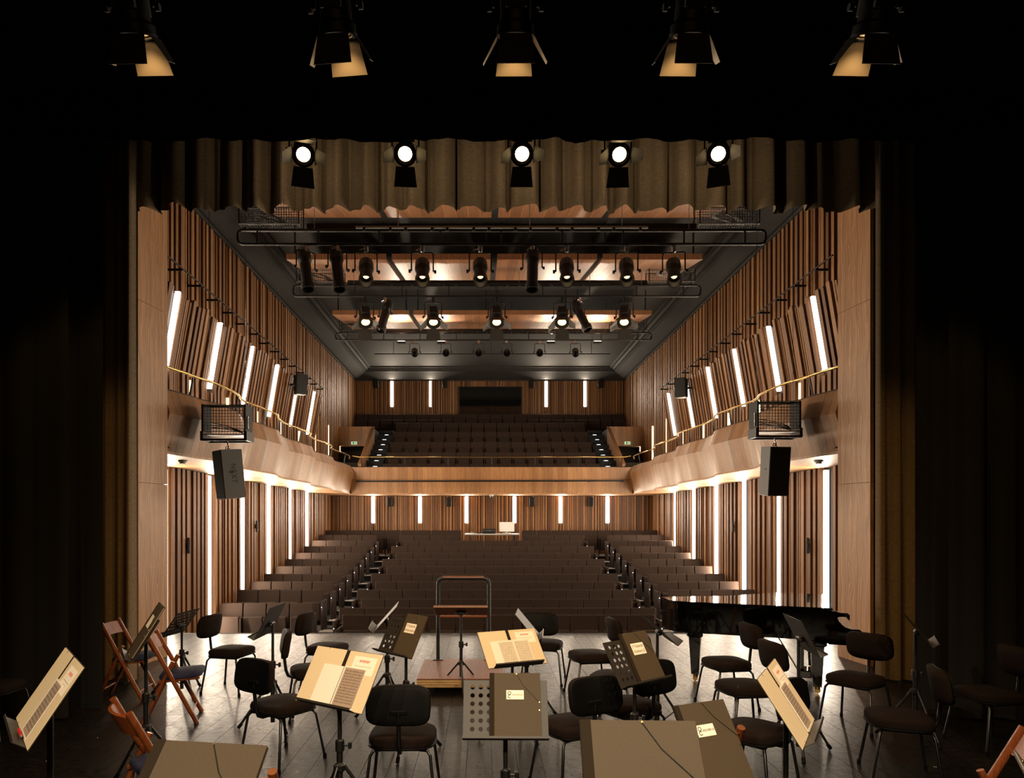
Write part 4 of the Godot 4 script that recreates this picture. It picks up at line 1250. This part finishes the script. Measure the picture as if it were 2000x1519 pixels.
# ---------------------------------------------------------------- conductor
func build_podium() -> void:
	var x := -0.53
	var p := thing("conductor_podium", "low plywood conductor podium with brown top", "podium", L(x, 0, 8.5))
	mi("top_sheet", MB.new().bev(Vector3(0, 0.163, 0), Vector3(1.0, 0.014, 1.1), 0.004), M.podium, p)
	for k in 3:
		mi("ply_layer", MB.new().box(Vector3(0, 0.142 - 0.029 * k, 0), Vector3(0.996 - 0.004 * k, 0.022, 1.096)), M.ply, p)
		mi("ply_core", MB.new().box(Vector3(0, 0.128 - 0.029 * k, 0), Vector3(0.985, 0.008, 1.085)), M.ply_dark, p)
	for sx in [-0.42, 0.42]:
		for sz in [-0.46, 0.46]: mi("foot", MB.new().box(Vector3(sx, 0.033, sz), Vector3(0.07, 0.066, 0.07)), M.ply, p)
	var tm := text("CEL", 0.034, M.ink)
	p.add_child(tm, true)
	tm.name = "lettering"
	tm.position = Vector3(-0.05, 0.084, 0.549)
	# guard rail behind the conductor
	var r := thing("podium_rail", "black tubular conductor guard rail with wooden lower bar", "rail", L(x, 0.17, 9.0))
	mi("tube", MB.new().tube([Vector3(-0.325, 0, 0), Vector3(-0.325, 0.97, 0), Vector3(-0.315, 1.01, 0), Vector3(-0.285, 1.035, 0), Vector3(-0.25, 1.045, 0), Vector3(0.25, 1.045, 0), Vector3(0.285, 1.035, 0), Vector3(0.315, 1.01, 0), Vector3(0.325, 0.97, 0), Vector3(0.325, 0, 0)], 0.024, 10), M.black, r)
	mi("top_grip", MB.new().tube([Vector3(-0.26, 1.052, 0), Vector3(0.26, 1.052, 0)], 0.022, 10), M.rail_wood, r)
	mi("cross_bar", MB.new().bev(Vector3(0, 0.555, 0), Vector3(0.62, 0.028, 0.03), 0.006), M.rail_wood, r)
	for s: int in [-1, 1]: mi("flange", MB.new().bev(Vector3(s * 0.325, 0.005, 0), Vector3(0.13, 0.01, 0.09), 0.003), M.black, r)
	# wooden desk of the conductor, seen from behind
	music_stand("conductor_stand", "wooden conductor desk on a black tripod stand before the podium", L(-0.53, 0.86, 8.2), 180.0, 66.0, "wood")

# ---------------------------------------------------------------- chairs
func pillow(w: float, h: float, t: float, bend: float, ex: float, xf: Transform3D, m: MB = null) -> MB:
	# cushion with a rounded outline in x, y, thickness along z, bowed about y
	if m == null: m = MB.new()
	var rings := []
	var seg := 28
	for r in [[0.0, -1.0], [0.75, -1.0], [0.94, -0.85], [1.0, -0.35], [1.0, 0.25], [0.965, 0.7], [0.88, 0.92], [0.5, 1.0], [0.0, 1.0]]:
		var row := []
		for j in seg + 1:
			var a := TAU * j / seg
			var c := cos(a)
			var s := sin(a)
			var x: float = w / 2 * r[0] * signf(c) * pow(absf(c), ex)
			var y: float = h / 2 * r[0] * signf(s) * pow(absf(s), ex)
			var nx := pow(absf(x) / (w / 2), 3.0) * signf(x) / w
			var ny := pow(absf(y) / (h / 2), 3.0) * signf(y) / h
			var nz := pow(absf(r[1]), 3.0) * signf(r[1]) * 0.5 / (t * 3.0)
			var z: float = t / 2 * r[1] + bend * (x * x) / (w * w / 4)
			row.append([xf * Vector3(x, y, z), (xf.basis * Vector3(nx - nz * 2.0 * bend * x / (w * w / 4), ny, nz)).normalized()])
		rings.append(row)
	for i in rings.size() - 1:
		for j in seg:
			var A: Array = rings[i][j]
			var B: Array = rings[i][j + 1]
			var C: Array = rings[i + 1][j + 1]
			var D: Array = rings[i + 1][j]
			if i > 0: m.tri(A[0], B[0], C[0], A[1], B[1], C[1])
			if i < rings.size() - 2: m.tri(A[0], C[0], D[0], A[1], C[1], D[1])
			elif i == rings.size() - 2: pass
			if i == 0: pass
	return m

var chair0: Node3D
func make_chair() -> Node3D:
	# faces -z
	var o := Node3D.new()
	o.name = "orchestra_chair"
	var flat := Transform3D(Basis(Vector3.RIGHT, -PI / 2), Vector3(0, 0.455, -0.01))
	mi("seat", pillow(0.47, 0.45, 0.075, 0.0, 0.62, flat), M.chair_cloth, o)
	mi("seat_shell", pillow(0.476, 0.456, 0.02, 0.0, 0.62, Transform3D(flat.basis, Vector3(0, 0.42, -0.01))), M.shell, o)
	var bt := Transform3D(Basis(Vector3.RIGHT, -0.16) * Basis(Vector3.UP, PI), Vector3(0, 0.735, 0.235))
	var br := mi("backrest", pillow(0.43, 0.265, 0.05, -0.035, 0.5, bt), M.chair_cloth, o)
	mi("back_shell", pillow(0.434, 0.27, 0.016, -0.035, 0.5, Transform3D(bt.basis, bt.origin + Vector3(0, 0, 0.026))), M.shell, br)
	mi("back_bracket", MB.new().bev(Vector3(0, 0.69, 0.275), Vector3(0.12, 0.035, 0.03), 0.008), M.shell, br)
	mi("spine", MB.new().tube([Vector3(0, 0.70, 0.278), Vector3(0, 0.58, 0.268), Vector3(0, 0.47, 0.255), Vector3(0, 0.415, 0.235), Vector3(0, 0.395, 0.19), Vector3(0, 0.395, -0.02)], 0.0155, 8), M.steel, o)
	mi("seat_frame", MB.new().tube([Vector3(-0.17, 0.402, -0.16), Vector3(0.17, 0.402, -0.16), Vector3(0.17, 0.402, 0.15), Vector3(-0.17, 0.402, 0.15)], 0.011, 6, true), M.steel, o)
	for sx: int in [-1, 1]:
		for sz: int in [-1, 1]:
			var f := Vector3(sx * 0.245, 0.008, sz * 0.235 - 0.005)
			var lg := mi("leg", MB.new().tube([Vector3(sx * 0.13, 0.402, sz * 0.15), Vector3(sx * 0.185, 0.398, sz * 0.165), Vector3(sx * 0.205, 0.37, sz * 0.18), f], 0.0115, 8), M.steel, o)
			mi("rubber_foot", MB.new().lathe([[0.0, 0.0], [0.016, 0.0], [0.014, 0.035], [0.0, 0.036]], 10, Transform3D(Basis(), Vector3(f.x, 0.0, f.z))), M.shell, lg)
	return o

var fold0: Node3D
func make_folding_chair() -> Node3D:
	# faces -z: long posts run from the back top to the front feet, rear legs cross them
	var o := Node3D.new()
	o.name = "folding_chair"
	for sx: int in [-1, 1]:
		mi("post", MB.new().tube([Vector3(sx * 0.215, 0.0, -0.23), Vector3(sx * 0.215, 0.85, 0.20)], 0.022, 12), M.fold_wood, o)
		mi("rear_leg", MB.new().tube([Vector3(sx * 0.18, 0.60, -0.01), Vector3(sx * 0.18, 0.0, 0.27)], 0.020, 12), M.fold_wood, o)
	var pts := []
	for i in 2:
		var row := []
		for j in 13:
			var u := float(j) / 12 * 2.0 - 1.0
			row.append(Vector3(u * 0.205, 0.70 + 0.125 * i, 0.125 + 0.063 * i + 0.055 * (1.0 - u * u)))
		pts.append(row)
	var bk := MB.new().grid(pts, Vector3(0, 0, -1))
	var p2 := []
	for row in pts:
		var q := []
		for v in row: q.append(v + Vector3(0, -0.006, 0.018))
		p2.append(q)
	bk.grid(p2, Vector3(0, 0, 1))
	for i in 2:
		for j in 12: bk.quad(pts[i][j], pts[i][j + 1], p2[i][j + 1], p2[i][j], Vector3(0, 2 * i - 1, 0))
	mi("back_slat", bk, M.fold_wood, o)
	mi("seat_cushion", pillow(0.40, 0.40, 0.055, 0.0, 0.35, Transform3D(Basis(Vector3.RIGHT, -PI / 2 + 0.06), Vector3(0, 0.455, -0.075))), M.blue, o)
	for sx: int in [-1, 1]: mi("seat_rail", MB.new().bev(Vector3(sx * 0.165, 0.42, -0.06), Vector3(0.025, 0.03, 0.38), 0.006, Basis(Vector3.RIGHT, 0.06)), M.fold_wood, o)
	mi("front_bar", MB.new().tube([Vector3(-0.21, 0.10, -0.18), Vector3(0.21, 0.10, -0.18)], 0.011, 8), M.fold_wood, o)
	mi("rear_bar", MB.new().tube([Vector3(-0.18, 0.13, 0.21), Vector3(0.18, 0.13, 0.21)], 0.011, 8), M.fold_wood, o)
	mi("hinge_rod", MB.new().tube([Vector3(-0.22, 0.43, -0.012), Vector3(0.22, 0.43, -0.012)], 0.006, 6), M.steel, o)
	return o

func build_chairs() -> void:
	chair0 = make_chair()
	fold0 = make_folding_chair()
	var g := "black orchestra chairs"
	for a in [
		[-3.18, 8.12, 101, "black padded orchestra chair beside the blue seated folding chair, facing the podium"],
		[-2.12, 8.3, 99, "black padded orchestra chair behind another, beyond the open score with a blank page"],
		[-2.0, 7.1, 72, "black padded orchestra chair seen edge-on beside the open score with a blank page"],
		[-1.93, 5.80, 35, "black padded orchestra chair half turned, its seat behind the open score with a blank page"],
		[-0.84, 4.98, 0, "black padded orchestra chair seen squarely from behind, facing the podium"],
		[0.40, 5.22, -25, "black padded orchestra chair right beside the closed folder with the logo card"],
		[0.92, 5.75, -32, "black padded orchestra chair right behind the second desk violins folder"],
		[0.99, 6.75, -62, "black padded orchestra chair half hidden by the second desk violins stand"],
		[0.92, 7.85, -98, "black padded orchestra chair facing the podium from beside the piano tail"],
		[0.45, 8.55, 12, "black padded orchestra chair at the stage edge next to the podium"],
		[2.30, 7.45, -98, "black padded orchestra chair standing in front of the piano"],
		[2.10, 6.40, -98, "black padded orchestra chair behind the slanted open score near the piano"],
		[1.68, 5.08, -42, "black padded orchestra chair hidden in part by the slanted open score"],
		[3.28, 6.72, -128, "black padded orchestra chair next to the piano keyboard, backrest to the wing"],
		[2.92, 5.40, -72, "black padded orchestra chair in the shade between the slanted score and the wing"],
		[4.15, 6.15, -95, "black padded orchestra chair half in the dark wing on the piano side"],
		[-4.74, 6.4, 90, "black padded orchestra chair in the dark wing on the folding chair side"]]:
		var o := copy(chair0, a[3], L(a[0], 0, a[1]), -deg_to_rad(a[2]), g)
		o.set_meta("category", "chair")
	for a in [
		[-3.33, 6.97, 74, "reddish wooden folding chair with a blue cushion, whole in the light"],
		[-4.2, 7.8, 84, "reddish wooden folding chair with a blue cushion beside the black drape"],
		[-2.33, 4.42, 51, "reddish wooden folding chair with curved back beside the lone closed folder"],
		[2.42, 3.72, -70, "reddish wooden folding chair beside a closed folder at the piano side wing"],
		[0.90, 4.02, -6, "reddish wooden folding chair behind the folder labelled violino"],
		[-1.44, 3.38, 0, "reddish wooden folding chair behind the lone closed folder with the brass clip"]]:
		var o := copy(fold0, a[3], L(a[0], 0, a[1]), -deg_to_rad(a[2]), "wooden folding chairs")
		o.set_meta("category", "chair")
	chair0.free()
	fold0.free()

# ---------------------------------------------------------------- music stands
var desk_mesh := {}
func desk_plate(kind: String) -> ArrayMesh:
	if desk_mesh.has(kind): return desk_mesh[kind]
	var holes := kind == "holes"
	var m := MB.new()
	var w := 0.26 if kind == "narrow" else 0.48
	var h := 0.335
	if not holes:
		m.bev(Vector3(0, h / 2, 0), Vector3(w, h, 0.004), 0.0015)
	else:
		var c := 0.047
		var nx := 9
		var ny := 6
		var ox := -c * nx / 2
		var oy := 0.035
		for z in [-0.0015, 0.0015]:
			var g := Vector3(0, 0, signf(z))
			# plain borders
			for q in [[-w / 2, 0.0, w / 2, oy], [-w / 2, oy + c * ny, w / 2, h], [-w / 2, oy, ox, oy + c * ny], [-ox, oy, w / 2, oy + c * ny]]:
				m.quad(Vector3(q[0], q[1], z), Vector3(q[2], q[1], z), Vector3(q[2], q[3], z), Vector3(q[0], q[3], z), g)
			for i in nx:
				for j in ny:
					var p := Vector3(ox + c * (i + 0.5), oy + c * (j + 0.5), z)
					for k in 8:
						var e := []
						for kk in [k, k + 1]:
							var a: float = TAU * kk / 8.0
							var d := Vector3(cos(a), sin(a), 0)
							e.append([p + d * 0.0135, p + d * (c / 2) / maxf(absf(d.x), absf(d.y))])
						m.quad(e[0][0], e[0][1], e[1][1], e[1][0], g)
	desk_mesh[kind] = m.mesh()
	return desk_mesh[kind]

func desk_frame(P: Vector3, yaw: float, tilt: float) -> Transform3D:
	var y := deg_to_rad(yaw)
	var t := deg_to_rad(tilt)
	var n := Vector3(sin(y), 0, cos(y))
	var r := Vector3(cos(y), 0, -sin(y))
	var up := Vector3.UP * cos(t) - n * sin(t)
	return Transform3D(Basis(r, up, r.cross(up)), P)

func music_stand(called: String, label: String, P: Vector3, yaw: float, tilt: float, kind: String, shift := 0.0) -> Transform3D:
	# P: middle of the lower edge of the desk; shift: where across the desk the pole meets it
	var f := desk_frame(P, yaw, tilt)
	var at := f * Vector3(shift, 0.14, -0.035)
	var o := thing(called, label, "music stand", Vector3(at.x, 0, at.z), 0.0, "" if kind == "wood" else "black music stands")
	var loc := Transform3D(f.basis, f.origin - o.position)
	var dm: Node3D
	var dw := 0.26 if kind == "narrow" else 0.48
	if kind == "wood":
		dm = mi("desk", MB.new().bev(Vector3(0, 0.175, 0), Vector3(0.61, 0.35, 0.014), 0.004).box(Vector3(0, 0.006, 0.035), Vector3(0.61, 0.014, 0.07)).box(Vector3(0, 0.345, -0.012), Vector3(0.61, 0.014, 0.02)), M.desk_wood, o)
	else:
		dm = mi("desk", desk_plate(kind), M.desk, o)
		mi("lip", MB.new().box(Vector3(0, 0.0, 0.034), Vector3(dw, 0.003, 0.066)).box(Vector3(0, 0.005, 0.066), Vector3(dw, 0.012, 0.003)), M.desk, dm)
	dm.transform = loc
	mi("tilt_joint", MB.new().bev(Vector3(shift, 0.14, -0.02), Vector3(0.10, 0.05, 0.035), 0.008).tube([Vector3(shift - 0.07, 0.14, -0.03), Vector3(shift + 0.07, 0.14, -0.03)], 0.010, 6), M.black, dm)
	var top := at.y
	mi("upper_tube", MB.new().tube([Vector3(0, 0.45, 0), Vector3(0, top, 0)], 0.0135, 10), M.black, o)
	mi("lower_tube", MB.new().tube([Vector3(0, 0.05, 0), Vector3(0, top * 0.62, 0)], 0.020, 10), M.black, o)
	var ck := mi("clamp_collar", MB.new().lathe([[0.0, -0.045], [0.029, -0.045], [0.029, 0.02], [0.020, 0.03], [0.0, 0.03]], 10, Transform3D(Basis(), Vector3(0, top * 0.62, 0))), M.black, o)
	mi("knob", MB.new().tube([Vector3(0.02, top * 0.62 - 0.01, 0), Vector3(0.055, top * 0.62 - 0.01, 0)], 0.008, 6).bev(Vector3(0.064, top * 0.62 - 0.01, 0), Vector3(0.02, 0.045, 0.032), 0.005), M.black, ck)
	var hub := 0.33 if kind == "wood" else 0.43
	mi("tripod_hub", MB.new().bev(Vector3(0, hub - 0.005, 0), Vector3(0.07, 0.06, 0.07), 0.014), M.black, o)
	for k in 3:
		var a := TAU * k / 3.0 + deg_to_rad(yaw) + 0.4
		var d := Vector3(cos(a), 0, sin(a))
		var lg := mi("leg", MB.new().tube([d * 0.03 + Vector3(0, hub, 0), d * 0.31 + Vector3(0, 0.014, 0)], 0.0115, 8), M.black, o)
		mi("rubber_foot", MB.new().tube([d * 0.285 + Vector3(0, 0.045, 0), d * 0.315 + Vector3(0, 0.010, 0)], 0.016, 8), M.shell, lg)
		mi("brace", MB.new().tube([d * 0.018 + Vector3(0, 0.11, 0), d * 0.17 + Vector3(0, hub * 0.5, 0)], 0.007, 6), M.black, lg)
	return f

func flat_quad(called: String, w: float, h: float, m: Material, parent: Node3D, at: Vector3) -> MeshInstance3D:
	var q := QuadMesh.new()
	q.size = Vector2(w, h)
	return mi(called, q, m, parent, at)

func folder_thing(label: String, f: Transform3D, off: Vector3) -> Node3D:
	var o := thing("music_folder", label, "folder", Vector3.ZERO, 0.0, "music folders")
	o.transform = Transform3D(f.basis, f * off)
	return o

func closed_folder(label: String, f: Transform3D, off: Vector3, spine_side := -1, card := "", clip := true) -> Node3D:
	var o := folder_thing(label, f, off)
	var w := 0.29
	var h := 0.37
	mi("front_cover", MB.new().bev(Vector3(0, h / 2, 0.011), Vector3(w, h, 0.003), 0.001), M.cover, o)
	mi("back_cover", MB.new().bev(Vector3(0, h / 2, 0.0015), Vector3(w, h, 0.003), 0.001), M.cover, o)
	mi("pages", MB.new().box(Vector3(0.0, h / 2, 0.006), Vector3(w - 0.02, h - 0.02, 0.006)), M.paper, o)
	mi("spine", MB.new().box(Vector3(spine_side * (w / 2 - 0.013), h / 2, 0.0133), Vector3(0.027, h, 0.0014)).box(Vector3(spine_side * w / 2, h / 2, 0.006), Vector3(0.002, h, 0.014)), M.cover_spine, o)
	if clip:
		for p in [Vector3(0.01, h - 0.006, 0.014), Vector3(0.01, 0.008, 0.014), Vector3(-spine_side * (w / 2 - 0.008), h * 0.55, 0.014), Vector3(-spine_side * (w / 2 - 0.008), h * 0.43, 0.014)]:
			mi("eyelet", MB.new().lathe([[0.0, 0.002], [0.0028, 0.002], [0.0035, 0.0]], 8, Transform3D(Basis(Vector3.RIGHT, PI / 2), p)), M.brass, o)
		mi("elastic", MB.new().tube([Vector3(0.01, h - 0.006, 0.016), Vector3(-spine_side * 0.05, h * 0.80, 0.0165), Vector3(-spine_side * (w / 2 - 0.008), h * 0.55, 0.016)], 0.0012, 4), M.black, o)
	if card == "logo" or card == "violino":
		var cx := 0.0 if card == "logo" else -0.02
		var cy := 0.245
		var c := mi("label_card", MB.new().box(Vector3(cx, cy, 0.0129), Vector3(0.10, 0.052, 0.0008)), M.label_paper, o)
		c.set_meta("label", "white name card with a figure-eight logo")
		var lg := MB.new()
		for q in [[0.010, TAU, 0.0], [-0.010, TAU * 0.78, 0.75]]:
			var pts := []
			for k in 15: pts.append(Vector3(cx - 0.032 + 0.0085 * cos(q[2] + q[1] * k / 14.0), cy + q[0] * 0.95 + 0.0085 * sin(q[2] + q[1] * k / 14.0), 0.0137))
			lg.tube(pts, 0.0016, 5)
		mi("logo", lg, M.ink, c)
		var t := text("VIOLINO II" if card == "violino" else "VIOLONCELO", 0.0135 if card == "violino" else 0.0105, M.ink)
		c.add_child(t, true)
		t.name = "lettering"
		t.position = Vector3(cx + 0.0145, cy, 0.0136)
	elif card != "":
		var c := mi("label_card", MB.new().box(Vector3(-0.01, 0.245, 0.0129), Vector3(0.135, 0.085, 0.0008)), M.label_paper, o)
		var k := 0
		for ln in card.split("|"):
			var t := text(ln, 0.026, M.ply_dark)
			c.add_child(t, true)
			t.name = "lettering" if k == 0 else "lettering_001"
			t.position = Vector3(-0.01, 0.264 - 0.038 * k, 0.0136)
			k += 1
	return o

func open_folder(label: String, f: Transform3D, off: Vector3, kind: int) -> Node3D:
	var o := folder_thing(label, f, off)
	var w := 0.275
	var h := 0.37
	for s: int in [-1, 1]:
		mi("board", MB.new().bev(Vector3(s * 0.152, h / 2, 0.002), Vector3(w, h, 0.0035), 0.001), M.card, o)
		mi("outer_cover", MB.new().box(Vector3(s * 0.153, h / 2, -0.001), Vector3(w + 0.004, h + 0.006, 0.002)), M.cover, o)
	mi("spine", MB.new().box(Vector3(0, h / 2, 0.001), Vector3(0.044, h, 0.0052)), M.cover_spine, o)
	for p in [Vector3(-0.17, h - 0.004, 0.004), Vector3(-0.17, 0.004, 0.004)]:
		mi("elastic", MB.new().box(p, Vector3(0.002, 0.014, 0.002)), M.black, o)
	flat_quad("note_slip", 0.19, 0.115, M.note, o, Vector3(0.165, h - 0.085, 0.0042))
	var sh := thing("sheet_music", ["grey printed score beside a blank sheet in an open folder", "printed score page in the %s" % label.replace(" with one score page", ""), "double page score open before the podium"][kind], "sheet music")
	sh.transform = o.transform
	var lf := 0.0045
	if kind == 0:
		mi("blank_page", MB.new().box(Vector3(-0.075, 0.135, lf + 0.0008), Vector3(0.175, 0.255, 0.0012)), M.paper, sh)
		mi("page_stack", MB.new().box(Vector3(0.11, 0.137, lf + 0.0005), Vector3(0.185, 0.26, 0.001)), M.paper, sh)
		flat_quad("score_page", 0.17, 0.245, M.score[1], sh, Vector3(0.115, 0.137, lf + 0.0018))
	elif kind == 1:
		mi("page_stack", MB.new().box(Vector3(0.075, 0.135, lf + 0.0015), Vector3(0.175, 0.25, 0.0025)), M.paper, sh)
		flat_quad("score_page", 0.155, 0.235, M.score[1], sh, Vector3(0.083, 0.135, lf + 0.0032))
	else:
		for k in 3: mi("page_stack", MB.new().box(Vector3(-0.035 + 0.012 * k, 0.135, lf + 0.0008 + 0.0012 * k), Vector3(0.33, 0.25 + 0.003 * k, 0.001)), M.paper, sh)
		flat_quad("score_page", 0.15, 0.235, M.score[0], sh, Vector3(-0.052, 0.135, lf + 0.0046))
		flat_quad("score_page", 0.15, 0.235, M.score[2], sh, Vector3(0.103, 0.135, lf + 0.0046))
	return o

func build_stands() -> void:
	var z := Vector3(0, 0.003, 0.004)
	var f: Transform3D
	# open scores
	f = music_stand("music_stand", "black music stand holding the open score with a blank page", L(-1.234, 0.822, 4.348), -34.1, 31.1, "plain")
	open_folder("open cream folder with a blank page and a grey score", f, z, 0)
	f = music_stand("music_stand", "black music stand holding the open double page score before the podium", L(0.035, 0.671, 6.25), 24.0, 41.6, "plain")
	open_folder("open folder with a double page score before the podium", f, z, 2)
	f = music_stand("music_stand", "black music stand holding the slanted open score on the piano side", L(1.382, 0.889, 3.589), 59.9, 32.8, "plain")
	open_folder("slanted open folder with one score page on the piano side", f, z, 1)
	f = music_stand("music_stand", "black music stand holding the open score before the dark wing", L(-2.299, 1.043, 3.097), -52.7, 33.0, "plain")
	open_folder("open folder with one score page before the dark wing", f, z, 1)
	var pc := thing("pencil", "red marker lying on the lip of the stand before the dark wing", "pencil")
	pc.transform = Transform3D(f.basis, f * Vector3(0.06, 0.014, 0.024))
	mi("barrel", MB.new().tube([Vector3(-0.06, 0, 0), Vector3(0.06, 0, 0)], 0.006, 8), M.red, pc)
	mi("tip", MB.new().tube([Vector3(0.06, 0, 0), Vector3(0.075, 0, 0)], [0.006, 0.002], 8), M.ply, pc)
	# closed folders
	f = music_stand("music_stand", "black perforated music stand with the folder labelled violoncelos", L(-1.03, 0.825, 5.97), -46.4, 27.4, "holes", 0.04)
	closed_folder("dark closed folder with a handwritten card reading violoncelos", f, Vector3(0.105, 0.003, 0.004), -1, "1ª Estante|Violoncelos")
	f = music_stand("music_stand", "perforated music stand with the folder bearing the logo card", L(-0.148, 0.753, 3.93), -0.8, 27.0, "holes", 0.0)
	closed_folder("olive closed folder with a small logo card beside an empty desk half", f, Vector3(0.055, 0.003, 0.004), -1, "logo")
	f = music_stand("music_stand", "black perforated music stand with the folder labelled second desk violins", L(0.845, 0.835, 4.90), 38.4, 30.5, "holes", 0.02)
	closed_folder("dark closed folder with a handwritten card reading second desk violins", f, Vector3(0.085, 0.003, 0.004), -1, "2ª Estante|Violinos II")
	f = music_stand("music_stand", "music stand carrying the plain closed folder beside the one labelled violino", L(0.11, 1.19, 1.551), -2.0, 40.0, "narrow")
	closed_folder("olive closed folder leaning beside the one labelled violino", f, z, -1, "")
	var fb := music_stand("music_stand", "music stand carrying the folder labelled violino", L(0.78, 0.835, 3.02), 25.0, 32.0, "narrow")
	closed_folder("olive closed folder with a card reading violino", fb, z, -1, "violino")
	f = music_stand("music_stand", "music stand carrying the lone closed folder with the brass clip", L(-0.97, 1.178, 1.458), -9.0, 45.0, "narrow")
	closed_folder("olive closed folder with a brass clip at its top edge", f, z, -1, "")
	f = music_stand("music_stand", "black music stand with a dark folder before the reddish folding chairs", L(-2.876, 0.963, 5.2), -60.0, 31.2, "plain")
	var nf := closed_folder("narrow looking dark folder with a pale card before the folding chairs", f, z, -1, " ")
	nf.scale = Vector3.ONE * 1.15
	f = music_stand("music_stand", "black music stand with a folder beside the folding chair at the piano side wing", L(1.777, 0.823, 2.374), 60.0, 33.0, "narrow")
	closed_folder("dark closed folder beside the folding chair at the piano side wing", f, z, -1, "")
	# empty desks
	for a in [
		[-3.801, 0.659, 7.997, -97.0, 35.0, "holes", "black perforated music stand behind the folding chair lit from the hall"],
		[-2.367, 0.866, 6.691, -92.0, 26.5, "plain", "empty black music stand between two padded chairs and the stage edge"],
		[-1.35, 0.88, 7.0, -86.0, 42.0, "plain", "empty black music stand seen edge-on beside the violoncelos folder"],
		[0.27, 0.80, 7.0, 84.0, 40.0, "plain", "empty black music stand seen edge-on beside the chair at the stage edge"],
		[1.443, 0.856, 6.448, 89.6, 46.0, "holes", "empty perforated music stand between the second desk folder and the piano tail"],
		[2.494, 0.848, 5.97, 84.0, 26.5, "plain", "empty black music stand standing against the piano"],
		[3.72, 0.86, 6.3, 62.0, 38.0, "holes", "empty dark music stand in the shade beside the piano keyboard"]]:
		music_stand("music_stand", a[6], L(a[0], a[1], a[2]), a[3], a[4], a[5])

# ---------------------------------------------------------------- litter
func build_litter() -> void:
	var m := MB.new()
	var r := RandomNumberGenerator.new()
	r.seed = 9
	for i in 230:
		var a := r.randf() < 0.6
		var p := L(-1.2 + r.randfn(0, 0.33), 0.0025, 5.2 + r.randfn(0, 0.28)) if a else L(r.randf_range(-4, 3.5), 0.0025, r.randf_range(3.6, 8.2))
		var w := r.randf_range(0.003, 0.010)
		m.box(p, Vector3(w, 0.002, w * r.randf_range(0.3, 1.0)), Basis(Vector3.UP, r.randf() * TAU) * Basis(Vector3.RIGHT, r.randf_range(-0.3, 0.3)))
	tag(mi("floor_flecks", m, M.label_paper), "tiny pale flecks scattered on the stage boards", "litter", "", "stuff")
